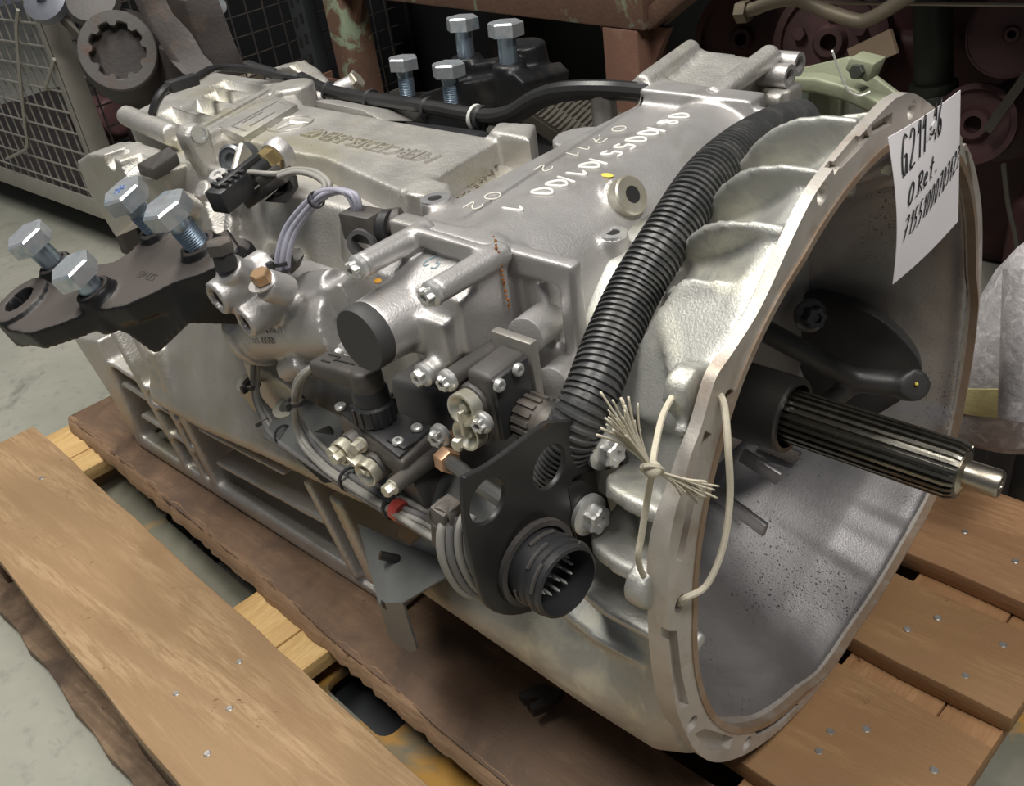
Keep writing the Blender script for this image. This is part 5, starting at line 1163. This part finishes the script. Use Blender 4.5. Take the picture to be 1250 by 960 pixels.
# brake carrier with a notched ring, standing behind the cage
def gear_ring(c, ax_, ro, ri, h, nteeth, tooth, m_, par, name='notched_ring'):
    x, y, a = frame(ax_); mb = MB(); n = nteeth * 8; vs = []
    for i in range(n):
        t = 2 * PI * i / n; d = x * math.cos(t) + y * math.sin(t); q = ri - (tooth if (i % 8) < 3 else 0)
        vs += [V(c) + d * ro, V(c) + d * ro + a * h, V(c) + d * q + a * h, V(c) + d * q]
    mb.add(vs, [(i * 4 + s, ((i + 1) % n) * 4 + s, ((i + 1) % n) * 4 + (s + 1) % 4, i * 4 + (s + 1) % 4) for i in range(n) for s in range(4)])
    return build(name, mb, m_, par, bevel=.002, seg=1)
bc = V((-1.7462, 0.34, 0.0849)); bax = (V((.75, -.55, .35))).normalized()
bk = thing('axle_carrier', (bc.x, bc.y + .1, FZ), 'cast axle carrier with a notched ring opening beside the wire cage', 'axle part')
gear_ring(bc, bax, .078, .056, .026, 9, .009, SHOE, bk)
build('carrier_body', MB().lathe([(.078, 0), (.092, -.03), (.10, -.12), (.08, -.16)], bc - bax * .001, bax, 36, False), DARKIRON, bk)
build('shoe_plate', MB().loft([[q, q + V((.02, .03, 0)), q + V((.05, .05, .0)), q + V((.02, .01, -.01))] for q in [V(p) for p in ((-1.621, 0.34, 0.2002), (-1.6095, 0.34, 0.1618), (-1.5772, 0.34, 0.1254), (-1.5567, 0.34, 0.0852), (-1.5205, 0.34, 0.0599))]]), DARKIRON, bk, bevel=.003)
build('carrier_web', MB().loft([[q, q + V((.03, .03, 0)), q + V((.10, .06, .0)), q + V((.06, .01, -.01))] for q in [V(p) for p in ((-1.5844, 0.38, 0.1923), (-1.5755, 0.38, 0.1384), (-1.5667, 0.38, 0.0925), (-1.5499, 0.38, 0.0382))]]), DARKIRON, bk, bevel=.003)
build('carrier_stand', MB().span((bc.x - .05, bc.y + .05, FZ), (bc.x + .08, bc.y + .2, bc.z)), DARKIRON, bk, bevel=.01)
build('lug', MB().cyl((-1.8474, 0.335, 0.1231), (-1.7947, 0.35, 0.1351), .022).cyl((-1.8284, 0.34, 0.0556), (-1.8521, 0.34, -0.0057), .026, .03), SHOE, bk, bevel=.004)
build('top_flange', MB().lathe([(.04, 0), (.055, .012), (.05, .028), (.025, .032)], (-1.8035, 0.35, 0.1703), (.5, -.4, .6), 28), SHOE, bk)
build('ribbed_strap', MB().bar((-1.931, 0.32, 0.1593), (-1.7912, 0.32, 0.0639), .022, .008, (0, -1, 0)), BELT, bk)
build('round_cap', MB().lathe([(.05, 0), (.05, .02), (.03, .026), (.012, .026), (.012, .04)], (-1.9391, 0.318, 0.1809), (.4, -.6, .6), 28), surf('blue_grey_cap', (.17, .18, .21), .45, .3), bk)
build('fitting', MB().cyl((-1.5797, 0.45, 0.1334), (-1.5442, 0.45, 0.1164), .014), BRASS, bk); build('fitting', MB().cyl((-1.5572, 0.45, 0.1468), (-1.5084, 0.45, 0.1608), .018), ZINC, bk)
build('pipe_stub', MB().tube(spline([(-1.6684, 0.45, 0.1519), (-1.6232, 0.45, 0.1378), (-1.5774, 0.45, 0.1429)], 5), .012, 8), DARKIRON, bk)

# dark rack upright with slots
up = thing('rack_upright', (-1.9376, 0.9, -0.1281), 'black perforated rack upright behind the left rusty leg', 'rack post')
u_t, u_b = V((-1.9075, 0.9, 0.1111)), V((-1.8876, 0.9, -0.2362)); u_b.x = u_t.x
up.location = (u_t.x, u_t.y, FZ); WLOC[up.name] = V(up.location)
build('post', MB().span((u_t.x - .032, .90, FZ), (u_t.x + .032, .94, .8)), surf('rack_blue_black', (.045, .05, .055), .5, .2), up, bevel=.003)
for i in range(12):
    for s in (-.014, .014):
        build('slot', MB().box((u_t.x + s, .899, -.30 + i * .05 + (.012 if s > 0 else 0)), (.011, .003, .022)), DARKHOLE, up)

# rusty stillage frame: beam and two legs
rf = thing('rusty_frame', (-1.0, .74, FZ), 'rusty red steel frame with peeling green paint behind the gearbox', 'frame')
BY = .70
l2 = V((-0.7412, 0.7, 0.0612)); l1 = V((-1.6513, 0.82, 0.0077)); BL = .82
bz = V((-0.7895, 0.7, 0.1054)).z - .012
bd = (V((l2.x, BY, 0)) - V((l1.x, BL, 0))).normalized(); bn = V((-bd.y, bd.x, 0))
A0, A1 = V((l1.x, BL, bz + .06)) - bd * .10, V((l2.x, BY, bz + .06)) + bd * .055
build('beam', MB().bar(A0 + bn * .035, A1 + bn * .035, .07, .12), RUST, rf, bevel=.004)
build('brace', MB().bar(A1 + bn * .035 - bd * .01 + V((0, 0, -.05)), A1 + bd * .22 + bn * .035 + V((0, 0, .10)), .05, .03), RUST, rf, bevel=.003)
for q, m_ in ((V((l1.x, BL, 0)), RUST), (V((l2.x, BY, 0)), RUSTP)):
    a_ = [q - bd * .04, q + bd * .04, q + bd * .04 + bn * .07, q - bd * .04 + bn * .07]
    build('leg', MB().hexa(*[[p + V((0, 0, z)) for p in a_] for z in (FZ + .02, bz)]), m_, rf, bevel=.004)
    for s_ in (-1, 1):
        build('gusset', MB().prism([q + bd * s_ * .04 + bn * .03 + V((0, 0, bz)), q + bd * s_ * .08 + bn * .03 + V((0, 0, bz)), q + bd * s_ * .04 + bn * .03 + V((0, 0, bz - .07))], bn * .012), RUSTP, rf)
    build('foot_plate', MB().box(q + bn * .035 + V((0, 0, FZ + .01)), (.16, .15, .02)), RUSTP, rf)
BY = BL
tray_ = V((-1.7107, 0.78, -0.0839))
build('corner_cup', MB().span((l1.x - .06, BY - .05, tray_.z - .06), (l1.x + .085, BY - .045, tray_.z)).span((l1.x - .06, BY - .05, tray_.z - .06), (l1.x - .055, BY, tray_.z)).span((l1.x - .06, BY - .05, tray_.z - .065), (l1.x + .085, BY, tray_.z - .06)), RUSTP, rf)
build('cross_tube', MB().cyl((l1.x - .12, BY - .02, tray_.z - .10), (l1.x, BY + .02, tray_.z - .09), .03), RUSTP, rf)
build('shading_deck', MB().span((l1.x - .06, BY + .01, bz + .121), (l2.x + .05, 1.44, bz + .135)), DARKIRON, rf)  # unseen deck added to keep lamp light off the floor behind
for x in (l1.x, l2.x): build('leg', MB().span((x - .04, 1.36, FZ), (x + .04, 1.44, bz + .12)), DARKIRON, rf)
# tyre-like belts lying under the frame
for i, (a, b) in enumerate((((-0.7341, 0.45, 0.0466), (-0.6222, 0.45, -0.0016)), ((-0.754, 0.5, 0.0394), (-0.631, 0.5, -0.0034)), ((-0.7391, 0.55, 0.0284), (-0.6311, 0.55, -0.0136)))):
    a, b = V(a), V(b); m_ = MB().bar(a, b, .05, .02)
    n_ = 14
    for j in range(n_): q = a.lerp(b, (j + .5) / n_) + V((0, 0, .011)); m_.box(q, (.006, .05, .006), Matrix.Rotation(.3, 3, 'Z'))
    o = build('drive_belt', m_, BELT); tag(o, ['ribbed drive belt nearest the gearbox under the rusty frame', 'ribbed drive belt in the middle of three under the rusty frame', 'ribbed drive belt farthest back of three under the rusty frame'][i], 'belt')

# ------------------------------------------------------------------ dismantled engines in the dark on the right
en = thing('engine_block', (-.35, 1.35, FZ), 'dark red dismantled engine with drums standing in the shade at back right', 'engine')
EY = 1.15
def disc(px, r, h, m_, par=en, name='drum', hub=.25, rim=.86, ax_=(.15, -.95, .25), hubm=None, bolts=0):
    a = V(ax_).normalized(); c = V(px)
    o = build(name, MB().lathe([(r, -h), (r, 0), (r * rim, .002), (r * rim * .97, -.006), (r * hub * 1.3, -.006), (r * hub, .006), (r * hub * .6, .006), (r * hub * .55, -.02), (.0005, -.02)], c, a, 40), m_, par, angle=30)
    x, y, _ = frame(a)
    for i in range(bolts):
        t = 2 * PI * i / bolts + .4; inst('hub_bolt', 'hubb', lambda: hex_head(.022, .012), PINKIRON, c + (x * math.cos(t) + y * math.sin(t)) * r * .55 - a * .004, a, o)
    return o
D1 = (-0.5738, 1.1, -0.0222); disc(D1, .105, .05, PINKIRON, bolts=5, hub=.24)
D0 = (-0.7783, 1.14, -0.0387); disc(D0, .10, .05, REDIRON, hub=.2)
disc((-0.2545, 0.95, -0.0884), .062, .035, PINKIRON, hub=.35, name='pulley')
disc((-0.2178, 0.95, 0.0499), .062, .02, PINKIRON, hub=.16, rim=.97, name='plate_disc', ax_=(.25, -.9, .2))
build('block_body', MB().span((-.54, 1.2, FZ), (.6, 1.9, .05)).span((-.5, 1.16, FZ), (-.1, 1.3, -.02)).span((-.2, 1.0, FZ), (.1, 1.3, -.22)), REDIRON, en, bevel=.02, seg=3)
build('upright_pipe', MB().cyl((-0.3663, 1.02, 0.0889), (-0.3471, 1.02, -0.0613), .030).cyl((-0.3483, 1.02, -0.0507), (-0.3462, 1.02, -0.0693), .038).cyl((-0.3465, 1.02, -0.0666), (-0.3381, 1.02, -0.118), .04, .05), GRIRON, en, bevel=.003)
build('green_tube', MB().cyl((-0.5002, 0.95, -0.0367), (-0.5122, 0.95, -0.094), .038), surf('pale_green_iron', (.16, .20, .16), .5, .1, .2, 14, .1), en)
build('hook_arm', MB().tube(spline([(-0.2654, 0.98, 0.0658), (-0.2405, 0.98, 0.0552), (-0.2398, 0.98, 0.0255), (-0.2522, 0.98, 0.0126)], 6), .018, 10), REDIRON, en)
build('red_bracket', MB().prism([(-0.2676, 1, -0.0637), (-0.2178, 1, -0.0273), (-0.1835, 1, -0.0808), (-0.1735, 1, -0.145), (-0.2347, 1, -0.1673), (-0.2653, 1, -0.1302)], (0, .06, 0)), REDIRON, en, bevel=.006)
bl = build('toothed_belt', MB().bar((-0.1754, 0.93, 0.0138), (-0.2262, 0.93, -0.0889), .014, .006, (0, -1, 0)), BELT, en)
build('thin_chain', MB().tube(spline([(-0.1954, 0.93, -0.1368), (-0.1789, 0.93, -0.2012), (-0.1602, 0.93, -0.2533), (-0.1459, 0.93, -0.3077)], 6), .004, 6), BELT, en)
# olive cast arm that shows above the bell rim
ob = thing('olive_bracket', (-0.1934, 0.42, 0.1274), 'olive green cast arm with a square bolt pad behind the bell rim', 'bracket')
arm = [(-0.3016, 0.45, 0.1182), (-0.2605, 0.44, 0.1237), (-0.2163, 0.43, 0.1205), (-0.1785, 0.42, 0.1129), (-0.146, 0.41, 0.1)]
build('arm', MB().loft([[V(q) + V((0, -.012, -.009)), V(q) + V((0, .012, -.009)), V(q) + V((0, .012, .009)), V(q) + V((0, -.012, .009))] for q in arm]), OLIVE, ob, bevel=.004, seg=3)
build('web', MB().prism([(-0.3042, 0.46, 0.1285), (-0.2365, 0.46, 0.1484), (-0.1692, 0.45, 0.1137), (-0.1535, 0.44, 0.0895), (-0.206, 0.45, 0.1101), (-0.2706, 0.46, 0.1199)], (0, .008, 0)), OLIVE, ob, bevel=.002)
build('bolt_pad', MB().loft([[V(p) for p in ((-0.2179, 0.41, 0.1493), (-0.2123, 0.41, 0.1636), (-0.1839, 0.41, 0.1588), (-0.1913, 0.41, 0.1376))], [V(p) + V((0, .03, 0)) for p in ((-0.2179, 0.41, 0.1493), (-0.2123, 0.41, 0.1636), (-0.1839, 0.41, 0.1588), (-0.1913, 0.41, 0.1376))]]), OLIVE, ob, bevel=.003)
inst('hex_bolt', 'padbolt', lambda: hex_head(.014, .008), GRIRON, (-0.2004, 0.408, 0.1504), (0, -1, .2), ob)
sq = V((-0.26, 0.455, 0.1204)); build('stem', MB().span((sq.x - .02, .45, FZ), (sq.x + .02, .48, sq.z - .01)), OLIVE, ob, bevel=.003)
tp_ = build('bent_pipe', MB().tube(spline([(-0.5758, 0.8, 0.1031), (-0.5542, 0.8, 0.1076), (-0.5192, 0.8, 0.1197), (-0.4786, 0.8, 0.1234), (-0.4321, 0.8, 0.1089), (-0.3871, 0.8, 0.0982), (-0.3664, 0.8, 0.1014), (-0.3401, 0.8, 0.117), (-0.302, 0.8, 0.1421)], 8), .0105, 12), TANPIPE)
tag(tp_, 'bent tan coolant pipe running along the top edge above the drums', 'pipe')
inst('hex_nut', 'pipenut', lambda: hex_head(.03, .02), TANPIPE, (-0.5627, 0.8, 0.1036), (-1, 0, -.1), tp_)
st_ = build('flat_iron', MB().bar((-0.3803, 0.78, 0.047), (-0.3195, 0.78, 0.0785), .035, .008, (0, -1, .2)), surf('tan_iron', (.27, .20, .14), .5, .2, .2, 20, .1)); tag(st_, 'short tan flat iron leaning over the olive arm', 'flat iron')
th_ = build('taut_wire', MB().tube([(-0.5098, 0.9, 0.0957), (-0.1818, 0.9, 0.1038)], .003, 6), TANPIPE); tag(th_, 'thin straight wire stretched along the very top right', 'wire')

# ------------------------------------------------------------------ rolled grey sheets right of the bell
rl_ = thing('rolled_mat', (-0.0188, 0.35, -0.2232), 'grey mottled curled mat with a yellow band right of the bell housing', 'mat')
bot = [(-0.0695, 0.36, -0.2195), (-0.0316, 0.33, -0.2169), (0.0083, 0.32, -0.2105), (0.0459, 0.33, -0.2051), (0.0822, 0.36, -0.1902)]
topp = [(-0.0366, 0.42, -0.0533), (-0.0242, 0.4, -0.0319), (-0.0085, 0.39, -0.0054), (0.0119, 0.39, 0.0123), (0.0427, 0.42, 0.0193)]
def strip(t0_, t1_, off):
    A = spline(bot, 6); B = spline(topp, 6)
    r0 = [a.lerp(b, t0_) + V((0, -.03 * math.sin(PI * t0_), 0)) + off for a, b in zip(A, B)]; 
    ks = [t0_ + (t1_ - t0_) * i / 6 for i in range(7)]
    R = [[a.lerp(b, t) + V((0, -.03 * math.sin(PI * t), 0)) + off for a, b in zip(A, B)] for t in ks]
    n_ = len(R[0]); mb = MB(); vs = [p for r in R for p in r] + [p + V((0, .005, 0)) for r in R for p in r]; K = len(R) * n_; fs = []
    for i in range(6):
        for j in range(n_ - 1):
            a = i * n_ + j; fs += [(a, a + 1, a + 1 + n_, a + n_), (K + a, K + a + n_, K + a + 1 + n_, K + a + 1)]
    for j in range(n_ - 1): fs += [(j, K + j, K + j + 1, j + 1), (6 * n_ + j, 6 * n_ + j + 1, K + 6 * n_ + j + 1, K + 6 * n_ + j)]
    for i in range(6): fs += [(i * n_, (i + 1) * n_, K + (i + 1) * n_, K + i * n_), (i * n_ + n_ - 1, K + i * n_ + n_ - 1, K + (i + 1) * n_ + n_ - 1, (i + 1) * n_ + n_ - 1)]
    return mb.add(vs, fs)
build('mat_sheet', strip(0, 1, V((0, 0, 0))), FELT, rl_, angle=60); build('mat_sheet', strip(-.035, .95, V((.003, .012, -.006))), FELT, rl_, angle=60)
build('yellow_band', strip(.20, .36, V((0, -.0012, 0))), YSTRIPE, rl_, angle=60)
r2 = thing('rolled_mat', (0.0454, 0.27, -0.1186), 'tighter grey mottled roll at the right edge in front of the curled mat', 'mat')
ra, rb = V((0.0627, 0.27, -0.124)), V((0.0382, 0.33, 0.0044)); x_, y_, a_ = frame(rb - ra)
R = []
for s in range(9):
    c0_ = ra.lerp(rb, s / 8); R.append([c0_ + (x_ * math.cos(t) + y_ * math.sin(t)) * (.032 + s * .0012) for t in (2 * PI * i / 28 for i in range(28))] + [c0_ + (x_ * math.cos(t) + y_ * math.sin(t)) * (.028 + s * .0012) for t in (2 * PI * i / 28 for i in range(27, -1, -1))])
build('mat_roll', MB().loft(R), FELT, r2, angle=50)
# dark clutter on the floor behind the pallet, carrying the mats
cr = thing('dark_crate', (.12, .52, FZ), 'dark greasy iron crate on the floor under the rolled mats', 'crate')
build('crate_box', MB().span((-.05, .46, FZ), (.55, .95, -.24)), DARKIRON, cr, bevel=.01)
for i in range(4): build('crate_rib', MB().span((-.02 + i * .14, .445, FZ), (.01 + i * .14, .46, -.25)), DARKIRON, cr, bevel=.003)

# unseen shelf, added to block lamp light over the dismantled engines
sf = thing('shade_shelf', (.6, 1.4, FZ), 'unseen dark shelf added to shade the dismantled engines', 'light blocker')
build('shade_board', MB().span((-.62, .64, .40), (2.0, 2.3, .43)), DARKIRON, sf)
for x, y in ((1.9, .7), (1.9, 2.2)): build('leg', MB().span((x - .03, y - .03, FZ), (x + .03, y + .03, .40)), DARKIRON, sf)

sc_ = thing('dark_backdrop_box', (-2.4, 1.8, FZ), 'added black box standing for the darkness behind the wire cage and rusty frame', 'backdrop')  # made-up black box filling the view where only darkness lies
BLK = surf('backdrop_black', (.010, .011, .013), .6, .1, .2, 6, 0)
build('backdrop_body', MB().span((-4.6, 1.50, FZ), (-1.35, 2.3, 1.3)), BLK, sc_, bevel=.004)
for i in range(4): d_ = build('backdrop_door', MB().span((-4.58 + i * .81, 1.485, FZ + .05), (-3.80 + i * .81, 1.50, 1.25)), BLK, sc_, bevel=.003); build('backdrop_handle', MB().span((-3.86 + i * .81, 1.465, .2), (-3.84 + i * .81, 1.485, .35)), DARKIRON, d_)
build('shade_back_sheet', MB().span((CX - 1.6, CY + .98, -.32), (CX - .01, CY + .985, ct_)), BLK, cg)  # added black sheet standing for the darkness deep in the cage
